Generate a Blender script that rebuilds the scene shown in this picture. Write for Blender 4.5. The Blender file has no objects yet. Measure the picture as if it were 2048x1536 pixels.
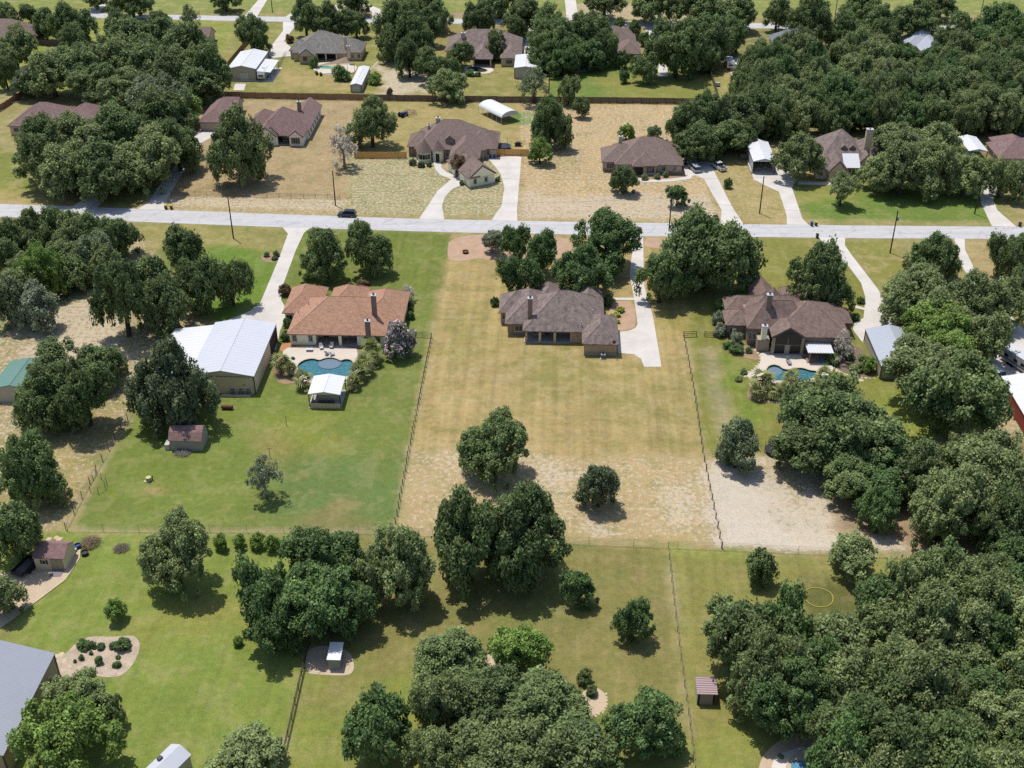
import bpy, math, random
import numpy as np
from mathutils import Vector, Matrix

scene = bpy.context.scene
# ------------------------------------------------------------------ camera, sky, sun, exposure
F_PX, HC = 2350.0, 120.0                      # focal length in photo pixels, drone height in metres
TH = math.atan(1486.0 / F_PX)                 # camera pitch below the horizon
cam = bpy.data.cameras.new('camera'); cam_o = bpy.data.objects.new('camera', cam)
scene.collection.objects.link(cam_o); scene.camera = cam_o
cam.sensor_width = 36; cam.lens = 36 * F_PX / 2048; cam.clip_start = 1; cam.clip_end = 9000
cam_o.location = (0, 0, HC); cam_o.rotation_euler = (math.pi / 2 - TH, 0, 0)

SUN_EL = math.radians(70); SH = Vector((0.64, -0.77)).normalized()     # shadows fall right and towards the camera
sun = bpy.data.lights.new('sun', 'SUN'); sun.energy = 4.4; sun.angle = math.radians(0.53); sun.color = (1, 0.965, 0.91)
sun_o = bpy.data.objects.new('sun', sun); scene.collection.objects.link(sun_o)
ldir = Vector((SH.x * math.cos(SUN_EL), SH.y * math.cos(SUN_EL), -math.sin(SUN_EL)))
sun_o.rotation_euler = ldir.to_track_quat('-Z', 'Y').to_euler(); sun_o.location = (-40, 300, 200)
world = bpy.data.worlds.new('World'); scene.world = world; world.use_nodes = True
wn = world.node_tree.nodes; wl = world.node_tree.links
sky = wn.new('ShaderNodeTexSky'); sky.sky_type = 'NISHITA'; sky.sun_disc = False
sky.sun_elevation = SUN_EL; sky.sun_rotation = math.atan2(-SH.x, -SH.y)
wn['Background'].inputs['Strength'].default_value = 0.15
wl.new(sky.outputs[0], wn['Background'].inputs['Color'])
scene.view_settings.view_transform = 'Standard'; scene.view_settings.look = 'None'
scene.view_settings.exposure = 0.0; scene.view_settings.gamma = 1.0
scene.cycles.use_denoising = False; scene.cycles.max_bounces = 5; scene.cycles.diffuse_bounces = 2; scene.cycles.glossy_bounces = 2
scene.cycles.transmission_bounces = 3; scene.cycles.transparent_max_bounces = 4
scene.cycles.caustics_reflective = False; scene.cycles.caustics_refractive = False

# ------------------------------------------------------------------ measuring: photo pixel -> point of the place at height z
CT, ST = math.cos(TH), math.sin(TH)
LOT = math.radians(-2.18)                     # the plots are turned this much from the view axis
def G(x, y, z=0.0):
    u = (x - 1024) / F_PX; v = (768 - y) / F_PX
    dz = -ST + v * CT; t = (z - HC) / dz
    return Vector((u * t, (CT + v * ST) * t, z))
def px_per_m(p):
    return F_PX / (p.y * CT - (p.z - HC) * ST)
def lin(c):
    c = c / 255.0
    return c / 12.92 if c < 0.04045 else ((c + 0.055) / 1.055) ** 2.4
LIGHT = 1.62
def C(r, g, b, k=LIGHT):                      # albedo that reads as this tone in full sun
    return tuple(min(lin(q) / k, 0.82) for q in (r, g, b))

rnd = random.Random(7)
COL = scene.collection

# ------------------------------------------------------------------ objects
def tag(o, label=None, cat=None, group=None, kind=None):
    if label: o['label'] = label
    if cat: o['category'] = cat
    if group: o['group'] = group
    if kind: o['kind'] = kind
    return o
def thing(name, label, cat, loc, rz=LOT, group=None):
    o = bpy.data.objects.new(name, None); COL.objects.link(o); o.empty_display_size = 0.3
    o.location = loc; o.rotation_euler = (0, 0, rz)
    return tag(o, label, cat, group)
def link(name, me, m=None, parent=None, loc=None, rz=0.0):
    o = bpy.data.objects.new(name, me); COL.objects.link(o)
    if m and not me.materials: me.materials.append(m)
    if parent: o.parent = parent
    if loc is not None: o.location = loc
    if rz: o.rotation_euler = (0, 0, rz)
    return o
def copy_tree(o, parent=None):
    c = o.copy(); COL.objects.link(c); c.parent = parent
    for ch in list(o.children): copy_tree(ch, c)
    return c

class MB:
    def __init__(s): s.v = []; s.f = []
    def add(s, vs, fs):
        n = len(s.v); s.v += [tuple(p) for p in vs]; s.f += [tuple(i + n for i in f) for f in fs]; return s
    def box(s, x0, y0, z0, x1, y1, z1):
        return s.add([(x0,y0,z0),(x1,y0,z0),(x1,y1,z0),(x0,y1,z0),(x0,y0,z1),(x1,y0,z1),(x1,y1,z1),(x0,y1,z1)],
                     [(3,2,1,0),(4,5,6,7),(0,1,5,4),(1,2,6,5),(2,3,7,6),(3,0,4,7)])
    def hexa(s, b, t):                         # bottom and top quads
        return s.add(list(b) + list(t), [(3,2,1,0),(4,5,6,7),(0,1,5,4),(1,2,6,5),(2,3,7,6),(3,0,4,7)])
    def prism(s, poly, z0, z1):
        n = len(poly)
        return s.add([(p[0],p[1],z0) for p in poly] + [(p[0],p[1],z1) for p in poly],
                     [tuple(range(n))[::-1], tuple(range(n, 2*n))] + [(i,(i+1)%n,n+(i+1)%n,n+i) for i in range(n)])
    def xprism(s, prof, x0, x1):               # profile in (y,z) pushed along x
        n = len(prof)
        return s.add([(x0,p[0],p[1]) for p in prof] + [(x1,p[0],p[1]) for p in prof],
                     [tuple(range(n)), tuple(range(2*n-1, n-1, -1))] + [(i,n+i,n+(i+1)%n,(i+1)%n) for i in range(n)])
    def yprism(s, prof, y0, y1):               # profile in (x,z) pushed along y
        n = len(prof)
        return s.add([(p[0],y0,p[1]) for p in prof] + [(p[0],y1,p[1]) for p in prof],
                     [tuple(range(n))[::-1], tuple(range(n, 2*n))] + [(i,(i+1)%n,n+(i+1)%n,n+i) for i in range(n)])
    def tube(s, p0, p1, r0, r1=None, n=8):
        p0 = Vector(p0); p1 = Vector(p1); r1 = r0 if r1 is None else r1
        d = (p1 - p0).normalized(); a = d.orthogonal().normalized(); b = d.cross(a)
        vs = [p0 + (a*math.cos(2*math.pi*i/n) + b*math.sin(2*math.pi*i/n))*r0 for i in range(n)]
        vs += [p1 + (a*math.cos(2*math.pi*i/n) + b*math.sin(2*math.pi*i/n))*r1 for i in range(n)]
        return s.add(vs, [tuple(range(n))[::-1], tuple(range(n,2*n))] + [(i,(i+1)%n,n+(i+1)%n,n+i) for i in range(n)])
    def cone(s, c, r, z0, z1, n=16):
        vs = [(c[0]+r*math.cos(2*math.pi*i/n), c[1]+r*math.sin(2*math.pi*i/n), z0) for i in range(n)] + [(c[0],c[1],z1)]
        return s.add(vs, [tuple(range(n))[::-1]] + [(i,(i+1)%n,n) for i in range(n)])
    def mesh(s, name='m'):
        me = bpy.data.meshes.new(name); me.from_pydata(s.v, [], s.f); me.update(); return me
    def build(s, name, m, parent=None, loc=None, rz=0.0, smooth=False):
        me = s.mesh(name)
        if smooth: me.polygons.foreach_set('use_smooth', [True]*len(me.polygons))
        return link(name, me, m, parent, loc, rz)

# ------------------------------------------------------------------ materials
MATS = {}
def _base(name):
    m = bpy.data.materials.new(name); m.use_nodes = True
    n = m.node_tree.nodes; l = m.node_tree.links
    return m, n, l, n['Principled BSDF']
def _noise(n, l, co, scale, detail=3, rough=0.55):
    t = n.new('ShaderNodeTexNoise'); t.inputs['Scale'].default_value = scale; t.inputs['Detail'].default_value = detail
    t.inputs['Roughness'].default_value = rough
    if co is not None: l.new(co, t.inputs['Vector'])
    return t.outputs['Fac']
def _math(n, l, op, a, b=None, clamp=False):
    t = n.new('ShaderNodeMath'); t.operation = op; t.use_clamp = clamp
    for i, q in enumerate((a, b)):
        if q is None: continue
        if isinstance(q, (int, float)): t.inputs[i].default_value = q
        else: l.new(q, t.inputs[i])
    return t.outputs[0]
def _mix(n, l, fac, a, b, mode='MIX'):
    t = n.new('ShaderNodeMix'); t.data_type = 'RGBA'; t.blend_type = mode
    for s, q in ((t.inputs['Factor'], fac), (t.inputs['A'], a), (t.inputs['B'], b)):
        if isinstance(q, (int, float)): s.default_value = q
        elif isinstance(q, tuple): s.default_value = (*q, 1) if len(q) == 3 else q
        else: l.new(q, s)
    return t.outputs['Result']
def _scaled(n, l, col, fac):                   # colour times a factor socket
    t = n.new('ShaderNodeVectorMath'); t.operation = 'SCALE'
    l.new(col, t.inputs[0]) if not isinstance(col, tuple) else setattr(t.inputs[0], 'default_value', col)
    l.new(fac, t.inputs['Scale']); return t.outputs[0]
def _pos(n):
    return n.new('ShaderNodeNewGeometry').outputs['Position']

def mat(name, col, rough=0.7, var=0.18, scale=3.0, metal=0.0, col2=None, coarse=None, spec=0.3, bump=0.0):
    """plain surface: base tone broken up by a fine and a coarse noise"""
    if name in MATS: return MATS[name]
    m, n, l, b = _base(name); MATS[name] = m
    p = _pos(n)
    f = _noise(n, l, p, scale, 4); g = _noise(n, l, p, coarse or scale * 0.12, 3)
    k = _math(n, l, 'ADD', _math(n, l, 'MULTIPLY', _math(n, l, 'SUBTRACT', f, 0.5), var * 2.2),
              _math(n, l, 'MULTIPLY', _math(n, l, 'SUBTRACT', g, 0.5), var * 1.6))
    k = _math(n, l, 'ADD', k, 1.0)
    if col2:
        t = _math(n, l, 'MULTIPLY', _math(n, l, 'SUBTRACT', g, 0.42), 5.0, True)
        base = _mix(n, l, t, col, col2)
    else: base = col
    l.new(_scaled(n, l, base, k), b.inputs['Base Color'])
    b.inputs['Roughness'].default_value = rough; b.inputs['Metallic'].default_value = metal
    b.inputs['Specular IOR Level'].default_value = spec
    if bump:
        bp = n.new('ShaderNodeBump'); bp.inputs['Strength'].default_value = bump; bp.inputs['Distance'].default_value = 0.05
        l.new(f, bp.inputs['Height']); l.new(bp.outputs[0], b.inputs['Normal'])
    return m
def shingle(name, col, streak=0.3):
    """asphalt shingles: tabs in courses, blends of tone and dark runs of weathering down the slope"""
    if name in MATS: return MATS[name]
    m, n, l, b = _base(name); MATS[name] = m
    p = _pos(n)
    mp = n.new('ShaderNodeMapping'); mp.inputs['Scale'].default_value = (1.3, 1.3, 0.06); mp.inputs['Rotation'].default_value = (0, 0, -LOT)
    l.new(p, mp.inputs['Vector'])
    st = _noise(n, l, mp.outputs[0], 0.9, 4, 0.6)
    cell = n.new('ShaderNodeMapping'); cell.inputs['Scale'].default_value = (2.6, 2.6, 7.0); l.new(p, cell.inputs['Vector'])
    vo = n.new('ShaderNodeTexVoronoi'); vo.inputs['Scale'].default_value = 1.0; l.new(cell.outputs[0], vo.inputs['Vector'])
    sep = n.new('ShaderNodeSeparateColor'); l.new(vo.outputs['Color'], sep.inputs[0])
    f = _noise(n, l, p, 6, 3)
    sz = n.new('ShaderNodeSeparateXYZ'); l.new(p, sz.inputs[0])
    course = _math(n, l, 'FRACT', _math(n, l, 'MULTIPLY', sz.outputs['Z'], 7.0))
    k = _math(n, l, 'MULTIPLY', _math(n, l, 'SUBTRACT', st, 0.5), streak * 2.4)
    k = _math(n, l, 'ADD', k, _math(n, l, 'MULTIPLY', _math(n, l, 'SUBTRACT', sep.outputs[0], 0.5), 0.34))
    k = _math(n, l, 'ADD', k, _math(n, l, 'MULTIPLY', _math(n, l, 'SUBTRACT', f, 0.5), 0.5))
    k = _math(n, l, 'ADD', k, _math(n, l, 'MULTIPLY', _math(n, l, 'GREATER_THAN', course, 0.85), -0.14))
    k = _math(n, l, 'ADD', k, 1.0)
    l.new(_scaled(n, l, col, k), b.inputs['Base Color']); b.inputs['Roughness'].default_value = 0.9
    b.inputs['Specular IOR Level'].default_value = 0.15
    return m
def masonry(name, cols, mortar, scale=2.2, width=0.05):
    """rubble stone or brick blend: cells of several tones with pale joints"""
    if name in MATS: return MATS[name]
    m, n, l, b = _base(name); MATS[name] = m
    p = _pos(n)
    mp = n.new('ShaderNodeMapping'); mp.inputs['Scale'].default_value = (1, 1, 1.7); l.new(p, mp.inputs['Vector'])
    vo = n.new('ShaderNodeTexVoronoi'); vo.inputs['Scale'].default_value = scale; l.new(mp.outputs[0], vo.inputs['Vector'])
    ve = n.new('ShaderNodeTexVoronoi'); ve.feature = 'DISTANCE_TO_EDGE'; ve.inputs['Scale'].default_value = scale
    l.new(mp.outputs[0], ve.inputs['Vector'])
    sep = n.new('ShaderNodeSeparateColor'); l.new(vo.outputs['Color'], sep.inputs[0])
    r = n.new('ShaderNodeValToRGB'); r.color_ramp.interpolation = 'CONSTANT'
    els = r.color_ramp.elements
    for i, c in enumerate(cols):
        e = els[i] if i < 2 else els.new(0)
        e.position = i / len(cols); e.color = (*c, 1)
    l.new(sep.outputs[0], r.inputs[0])
    j = _math(n, l, 'LESS_THAN', ve.outputs['Distance'], width)
    c = _mix(n, l, j, r.outputs[0], mortar)
    k = _math(n, l, 'ADD', _math(n, l, 'MULTIPLY', _noise(n, l, p, 9, 3), 0.5), 0.75)
    l.new(_scaled(n, l, c, k), b.inputs['Base Color']); b.inputs['Roughness'].default_value = 0.85
    return m
def glass(name, col=(0.02, 0.025, 0.03), rough=0.08):
    if name in MATS: return MATS[name]
    m, n, l, b = _base(name); MATS[name] = m
    f = _noise(n, l, _pos(n), 0.8, 2)
    l.new(_scaled(n, l, col, _math(n, l, 'ADD', f, 0.5)), b.inputs['Base Color'])
    b.inputs['Roughness'].default_value = rough; b.inputs['Specular IOR Level'].default_value = 0.6
    return m
def water(name, col):
    if name in MATS: return MATS[name]
    m, n, l, b = _base(name); MATS[name] = m
    p = _pos(n)
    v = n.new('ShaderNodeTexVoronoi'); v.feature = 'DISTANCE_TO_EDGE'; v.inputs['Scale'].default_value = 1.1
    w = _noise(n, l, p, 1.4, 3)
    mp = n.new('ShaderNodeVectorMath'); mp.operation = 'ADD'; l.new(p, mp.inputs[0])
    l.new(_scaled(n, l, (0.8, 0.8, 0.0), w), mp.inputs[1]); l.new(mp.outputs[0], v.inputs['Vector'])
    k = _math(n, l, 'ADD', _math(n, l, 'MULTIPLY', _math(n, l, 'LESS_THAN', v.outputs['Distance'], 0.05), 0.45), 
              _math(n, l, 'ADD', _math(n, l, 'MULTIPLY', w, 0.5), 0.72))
    l.new(_scaled(n, l, col, k), b.inputs['Base Color'])
    b.inputs['Roughness'].default_value = 0.12; b.inputs['IOR'].default_value = 1.33
    bp = n.new('ShaderNodeBump'); bp.inputs['Strength'].default_value = 0.12; l.new(_noise(n, l, p, 3.5, 3), bp.inputs['Height'])
    l.new(bp.outputs[0], b.inputs['Normal'])
    return m
def leafmat(name, col, tip, trans=0.25):
    """foliage: each leaf spray has its own tone, stored on the mesh"""
    if name in MATS: return MATS[name]
    m, n, l, b = _base(name); MATS[name] = m
    a = n.new('ShaderNodeAttribute'); a.attribute_name = 'tone'
    sep = n.new('ShaderNodeSeparateColor'); l.new(a.outputs['Color'], sep.inputs[0])
    oi = n.new('ShaderNodeObjectInfo')
    c = _mix(n, l, sep.outputs[1], col, tip)
    k = _math(n, l, 'MULTIPLY', _math(n, l, 'MULTIPLY', sep.outputs[0], 2.0), _math(n, l, 'ADD', _math(n, l, 'MULTIPLY', oi.outputs['Random'], 0.36), 0.82))
    c = _scaled(n, l, c, k)
    l.new(c, b.inputs['Base Color']); b.inputs['Roughness'].default_value = 0.62; b.inputs['Specular IOR Level'].default_value = 0.3
    tr = n.new('ShaderNodeBsdfTranslucent'); l.new(c, tr.inputs['Color'])
    ms = n.new('ShaderNodeMixShader'); ms.inputs[0].default_value = trans
    l.new(b.outputs[0], ms.inputs[1]); l.new(tr.outputs[0], ms.inputs[2]); l.new(ms.outputs[0], n['Material Output'].inputs['Surface'])
    return m
# ------------------------------------------------------------------ ground: one sheet to the horizon, its cover mapped plot by plot
def smooth_noise(shape, cell, seed):
    r = np.random.RandomState(seed); h, w = shape
    gh, gw = h // cell + 3, w // cell + 3
    g = r.rand(gh, gw)
    yy = np.arange(h) / cell; xx = np.arange(w) / cell
    y0 = yy.astype(int); x0 = xx.astype(int); fy = yy - y0; fx = xx - x0
    fy = fy*fy*(3-2*fy); fx = fx*fx*(3-2*fx)
    fy = fy[:, None]; fx = fx[None, :]
    return (g[y0][:, x0]*(1-fy)*(1-fx) + g[y0][:, x0+1]*(1-fy)*fx + g[y0+1][:, x0]*fy*(1-fx) + g[y0+1][:, x0+1]*fy*fx) - 0.5
def inside(poly, X, Y):
    r = np.zeros(X.shape, bool); n = len(poly)
    for i in range(n):
        x1, y1 = poly[i]; x2, y2 = poly[(i+1) % n]
        if y1 == y2: continue
        c = ((y1 > Y) != (y2 > Y)) & (X < (x2-x1)*(Y-y1)/(y2-y1) + x1)
        r ^= c
    return r
def blur(a, k):
    for _ in range(k):
        a = (a + np.roll(a,1,0) + np.roll(a,-1,0) + np.roll(a,1,1) + np.roll(a,-1,1)) / 5.0
    return a
STEP = 0.75
gx = np.arange(-216, 216.1, STEP); gy = np.arange(88, 492.1, STEP)
GX, GY = np.meshgrid(gx, gy); SHP = GX.shape
N1 = smooth_noise(SHP, 6, 1) + 0.6*smooth_noise(SHP, 3, 2); N2 = smooth_noise(SHP, 6, 3) + 0.6*smooth_noise(SHP, 3, 4)
NL = smooth_noise(SHP, 22, 5); NM = smooth_noise(SHP, 9, 6)
col = np.zeros(SHP + (3,)); col[:] = C(166, 156, 105)
fx = np.zeros(SHP + (3,)); fx[..., 0] = 0.12; fx[..., 2] = .5
def pxpoly(pts): return [tuple(G(x, y)[:2]) for x, y in pts]
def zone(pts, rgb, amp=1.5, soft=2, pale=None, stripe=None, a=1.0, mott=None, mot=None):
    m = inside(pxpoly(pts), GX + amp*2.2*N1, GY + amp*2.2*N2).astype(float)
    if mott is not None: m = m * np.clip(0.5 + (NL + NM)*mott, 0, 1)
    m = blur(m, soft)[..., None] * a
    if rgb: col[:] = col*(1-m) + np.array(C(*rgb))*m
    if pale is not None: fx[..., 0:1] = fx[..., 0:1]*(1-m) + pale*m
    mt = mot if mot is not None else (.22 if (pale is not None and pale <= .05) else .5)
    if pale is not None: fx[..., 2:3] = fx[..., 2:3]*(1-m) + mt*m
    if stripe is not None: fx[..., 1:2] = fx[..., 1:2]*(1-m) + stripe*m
DRY, TAN, SAND = (186,161,114), (196,170,124), (212,195,168)
# beyond and along the far road
zone([(-400,-8),(2500,-8),(2500,30),(-400,24)], (146,156,86), 2, 3)
zone([(1150,5),(1460,5),(1440,44),(1150,40)], (196,176,140), 2, 3, .5)
zone([(-400,28),(470,42),(420,200),(-400,160)], (152,160,80), 2, 3)
zone([(470,42),(765,46),(755,200),(440,192)], (150,150,84), 1, 2)
zone([(560,140),(690,140),(700,182),(540,178)], (186,164,112), 3, 5, a=.8)
zone([(765,46),(1100,52),(1100,204),(750,200)], (164,152,96), 1, 2)
zone([(770,95),(850,95),(870,180),(755,195)], (206,190,158), 3, 4, .7)
zone([(880,120),(1100,110),(1100,204),(890,202)], (150,148,84), 3, 5, a=.7)
zone([(1100,110),(1420,122),(1440,208),(1098,204)], (122,142,70), .6, 2, 0)
zone([(1200,150),(1430,150),(1440,208),(1230,206)], (152,150,80), 4, 7, a=.75)
zone([(1420,60),(2500,60),(2500,430),(1500,300),(1440,208)], (140,138,88), 2, 4)
zone([(1425,130),(1500,130),(1500,205),(1445,205)], (176,166,104), 2, 3)
# second row, far side of the street
zone([(330,200),(720,202),(690,432),(300,424)], (184,160,122), .8, 2, .42)
zone([(715,202),(1075,206),(1060,300),(712,300)], (178,162,106), 1, 3, .25)
zone([(700,300),(1040,312),(1040,440),(690,432)], (166,158,104), .8, 3, .62)
zone([(1040,206),(1440,210),(1450,300),(1420,445),(1036,440)], (200,170,120), 1, 3, .6)
zone([(1040,390),(1430,395),(1430,446),(1036,440)], (198,176,142), 3, 5, .8, a=.7)
zone([(1090,310),(1170,310),(1170,340),(1080,340)], (160,146,86), 3, 6, a=.7)
zone([(1030,225),(1075,225),(1070,250),(1020,250)], (112,142,66), 1, 3)
zone([(1400,270),(1560,290),(1580,450),(1440,446)], (182,164,108), 1, 3, .45)
zone([(1590,365),(2000,360),(1990,452),(1612,448)], (120,144,68), 1.2, 4, .05)
zone([(1600,365),(1800,365),(1700,400),(1600,400)], (164,158,88), 3, 6, a=.7)
zone([(1990,330),(2500,330),(2500,458),(2030,452)], (176,162,108), 2, 3, .3)
zone([(-400,300),(110,300),(330,330),(300,424),(-400,410)], (140,146,74), 1.5, 4, .1)
zone([(-400,378),(150,384),(148,418),(-400,406)], (180,164,104), 2, 4, .3)
zone([(290,392),(690,398),(690,434),(280,424)], (190,168,122), 1, 3, .75)
# road verges
zone([(-400,402),(500,427),(1024,442),(2500,456),(2500,448),(1024,434),(500,416),(-400,392)], (184,162,116), .8, 3, .4, a=.7)
# near side: scrub plot at the left
zone([(-400,430),(270,444),(420,650),(265,830),(130,1062),(-400,1100)], (170,154,108), 1.5, 3, .6)
zone([(-100,630),(140,590),(320,600),(120,640),(-100,700)], (142,146,80), 2, 3)
zone([(20,640),(190,590),(260,640),(220,820),(60,700)], (192,168,128), 3, 4, .8, a=.8)
zone([(0,880),(130,800),(250,800),(130,1040),(0,1060)], (174,158,104), 2, 4, .5)
# plot with the white workshop
zone([(270,445),(905,466),(862,672),(790,1062),(130,1062),(265,825),(420,650)], (128,140,72), .5, 2, .03, .15)
zone([(275,446),(580,456),(560,500),(290,500)], (170,158,100), 2, 4, .35, a=.8)
zone([(400,490),(560,500),(560,620),(430,645),(380,600)], (116,144,60), 2, 4, 0)
zone([(600,462),(905,468),(880,580),(570,570)], (124,136,66), 1, 3, 0, .4)
zone([(265,825),(560,770),(640,830),(560,930),(420,1060),(200,1050)], (128,144,68), 4, 6, 0, a=.8)
zone([(500,850),(640,840),(640,920),(500,930)], (160,146,90), 6, 8, a=.7)
zone([(560,930),(820,900),(800,1062),(560,1060)], (112,136,78), 5, 8, a=.8)
zone([(560,820),(690,830),(660,900),(580,880)], (140,150,66), 3, 6, a=.7)
zone([(580,1010),(720,1020),(700,1058),(590,1055)], (164,136,96), 4, 6, a=.6)
zone([(300,985),(345,985),(345,996),(300,996)], (186,154,104), 1.5, 3, .3)
# middle plot: burnt grass, mown in strips
zone([(905,468),(1372,474),(1372,680),(1443,1098),(790,1062),(862,672)], (186,164,112), .4, 1, .12, .55)
zone([(1040,690),(1180,690),(1180,800),(1030,800)], (160,150,92), 5, 8, a=.8)
zone([(1190,740),(1380,740),(1390,900),(1200,880)], (166,152,96), 6, 8, a=.7)
zone([(920,600),(1000,600),(990,720),(900,690)], (160,150,90), 5, 8, a=.7)
zone([(1285,560),(1375,500),(1372,680),(1320,660)], (168,154,88), 3, 5, a=.8)
zone([(820,905),(1405,910),(1443,1098),(790,1062)], (198,174,128), .8, 3, .5, .1)
zone([(1060,920),(1440,960),(1440,1095),(1080,1060)], (208,186,148), 6, 6, .85, a=.7, mott=2.5)
zone([(800,900),(1050,890),(1060,980),(880,960)], (200,178,136), 5, 6, .7, a=.6)
zone([(860,1062),(1440,1086),(1440,1100),(860,1082)], (172,160,104), .6, 2, .1)
# right plot
zone([(1372,474),(1700,480),(1760,640),(1830,780),(1880,920),(1410,915),(1372,680)], (140,140,72), .6, 2, .05, .5)
zone([(1500,476),(1640,478),(1660,560),(1480,590),(1440,560)], (148,146,78), 2, 5, .05, .3)
zone([(1395,700),(1430,690),(1480,905),(1450,910)], (168,158,122), .5, 3, .3, .2, a=.8)
zone([(1440,700),(1500,720),(1520,860),(1460,860)], (126,146,62), 2, 4, a=.8)
zone([(1690,480),(1800,480),(1820,560),(1760,580)], (150,148,80), 1, 3, .2)
zone([(1740,590),(1775,600),(1830,690),(1800,690)], (196,158,122), 1, 3, .2)
zone([(1408,915),(1660,900),(1900,960),(2050,1100),(1900,1120),(1443,1098)], (206,188,160), .8, 3, .85, 0)
zone([(1410,920),(1470,925),(1560,1060),(1700,1085),(1700,1108),(1445,1096)], (222,208,190), 1.5, 4, 1.0)
zone([(1500,910),(1640,905),(1640,1000),(1560,1010)], (196,178,138), 4, 5, .4, a=.8)
zone([(1660,960),(1900,980),(2000,1110),(1850,1110),(1700,1060)], (176,150,124), 3, 4, .15)
zone([(1750,760),(1830,790),(1880,900),(1790,900),(1745,850)], (146,156,74), 2, 4, .05)
zone([(1880,470),(2500,470),(2500,700),(2000,620)], (182,162,116), 2, 4, .3)
zone([(1950,760),(2100,760),(2100,920),(1990,900)], (192,168,132), 2, 4, .5)
zone([(1900,880),(2200,880),(2200,1130),(1960,1120)], (150,138,96), 2, 4, .2)
# bottom row of gardens
zone([(-400,1062),(620,1066),(620,1300),(556,1560),(-400,1560)], (138,153,74), .5, 2, 0, .35)
zone([(250,1180),(480,1190),(460,1300),(300,1260)], (162,156,84), 7, 8, a=.7)
zone([(-50,1160),(60,1230),(40,1260),(-50,1290)], (150,140,90), 3, 5, a=.6)
zone([(620,1066),(1338,1092),(1345,1200),(1385,1560),(556,1560),(620,1300)], (146,140,84), .6, 2, .03, .3)
zone([(560,1400),(700,1330),(900,1340),(880,1560),(556,1560)], (142,152,72), 5, 8, a=.9)
zone([(1150,1400),(1400,1420),(1390,1560),(1130,1560)], (136,144,72), 4, 6, a=.8)
zone([(1000,1090),(1110,1100),(1100,1250),(900,1250)], (130,136,76), 5, 8, a=.7)
zone([(1338,1092),(2500,1130),(2500,1560),(1388,1560)], (152,148,84), .4, 2, .03, .4)
zone([(1440,1430),(1580,1380),(1560,1560),(1400,1560)], (150,156,78), 4, 6, a=.8)
zone([(1338,1094),(1520,1100),(1500,1115),(1342,1110)], (160,166,84), 1, 3)
zone([(1700,1120),(1990,1130),(2010,1165),(1900,1150)], (160,164,84), 2, 4)
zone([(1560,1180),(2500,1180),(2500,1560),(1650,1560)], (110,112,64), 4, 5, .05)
# fence lines are strimmed bare
for a, b, w in (((868,640),(790,1062),2.2), ((1372,680),(1444,1098),2.5), ((265,825),(130,1062),5), ((140,1062),(790,1066),3),
                ((800,1066),(1890,1118),2.2), ((1336,1096),(1388,1540),3), ((619,1292),(560,1540),3)):
    zone([(a[0]-w,a[1]-1),(a[0]+w,a[1]),(b[0]+w,b[1]+1),(b[0]-w,b[1])] if abs(b[1]-a[1]) > abs(b[0]-a[0]) else
         [(a[0],a[1]-w),(b[0],b[1]-w),(b[0],b[1]+w),(a[0],a[1]+w)], (198,180,142), .25, 1, .6, 0, a=.75)

POOL1 = [(594,736),(598,727),(611,720),(627,718),(639,722),(648,718),(660,716),(672,718),(681,723),(691,719),(703,721),(709,732),(705,748),(690,756),(622,758),(601,750)]
POOL2 = [(1532,743),(1537,733),(1548,730),(1558,733),(1566,739),(1580,741),(1592,737),(1606,737),(1620,742),(1634,743),(1631,755),(1612,762),(1580,763),(1552,762),(1538,755)]
POOL3 = [(638,133),(648,130.5),(660,131.5),(678,129.5),(684,134),(672,139),(655,138),(641,137.5)]
POOL4 = [(1143,126),(1150,122.5),(1158,127),(1170,132),(1171,138),(1160,140.5),(1152,136),(1144,130)]
POOL5 = [(935,136.5),(948,134),(965,137),(976,141),(970,145),(950,144.5),(938,141)]
POOL6 = [(1640,1534),(1660,1518),(1690,1512),(1720,1518),(1745,1530),(1740,1560),(1640,1560)]
gz = np.zeros(SHP)
for P in (POOL1, POOL2, POOL3, POOL4, POOL5, POOL6):
    w = [Vector(p) for p in pxpoly(P)]; c = sum(w, Vector((0, 0))) / len(w)
    gz[inside([tuple(c + (p - c)*1.0) for p in w], GX, GY)] = -2.2
gz = np.minimum.reduce([gz, np.roll(gz,1,0), np.roll(gz,-1,0), np.roll(gz,1,1), np.roll(gz,-1,1)])
# outer frame out to the horizon
ex = np.array([-6000., -1500., -420.]); XS = np.concatenate([ex, gx, -ex[::-1]]); YS = np.concatenate([[-900., -100.], gy, [620., 1800., 7000.]])
pad = ((2, 3), (3, 3))
AX, AY = np.meshgrid(XS, YS); AZ = np.pad(gz, pad)
co = np.stack([AX, AY, AZ], -1).reshape(-1, 3).astype(np.float32)
h, w = AX.shape
ii = np.arange(h*w).reshape(h, w)
quads = np.stack([ii[:-1,:-1], ii[:-1,1:], ii[1:,1:], ii[1:,:-1]], -1).reshape(-1, 4)
def fast_mesh(name, co, faces):
    """faces: (n, k) array of equal-sided polygons"""
    me = bpy.data.meshes.new(name); n, k = faces.shape
    me.vertices.add(len(co)); me.vertices.foreach_set('co', np.ascontiguousarray(co, np.float32).ravel())
    me.loops.add(n*k); me.loops.foreach_set('vertex_index', faces.astype(np.int32).ravel())
    me.polygons.add(n); me.polygons.foreach_set('loop_start', np.arange(0, n*k, k, dtype=np.int32))
    me.polygons.foreach_set('loop_total', np.full(n, k, np.int32))
    me.update(calc_edges=True); return me
gm = fast_mesh('ground', co, quads)
def vcol(me, name, arr):
    a = me.attributes.new(name, 'FLOAT_COLOR', 'POINT')
    out = np.ones((len(me.vertices), 4), np.float32); out[:, :3] = arr.reshape(-1, 3); a.data.foreach_set('color', out.ravel())
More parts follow.
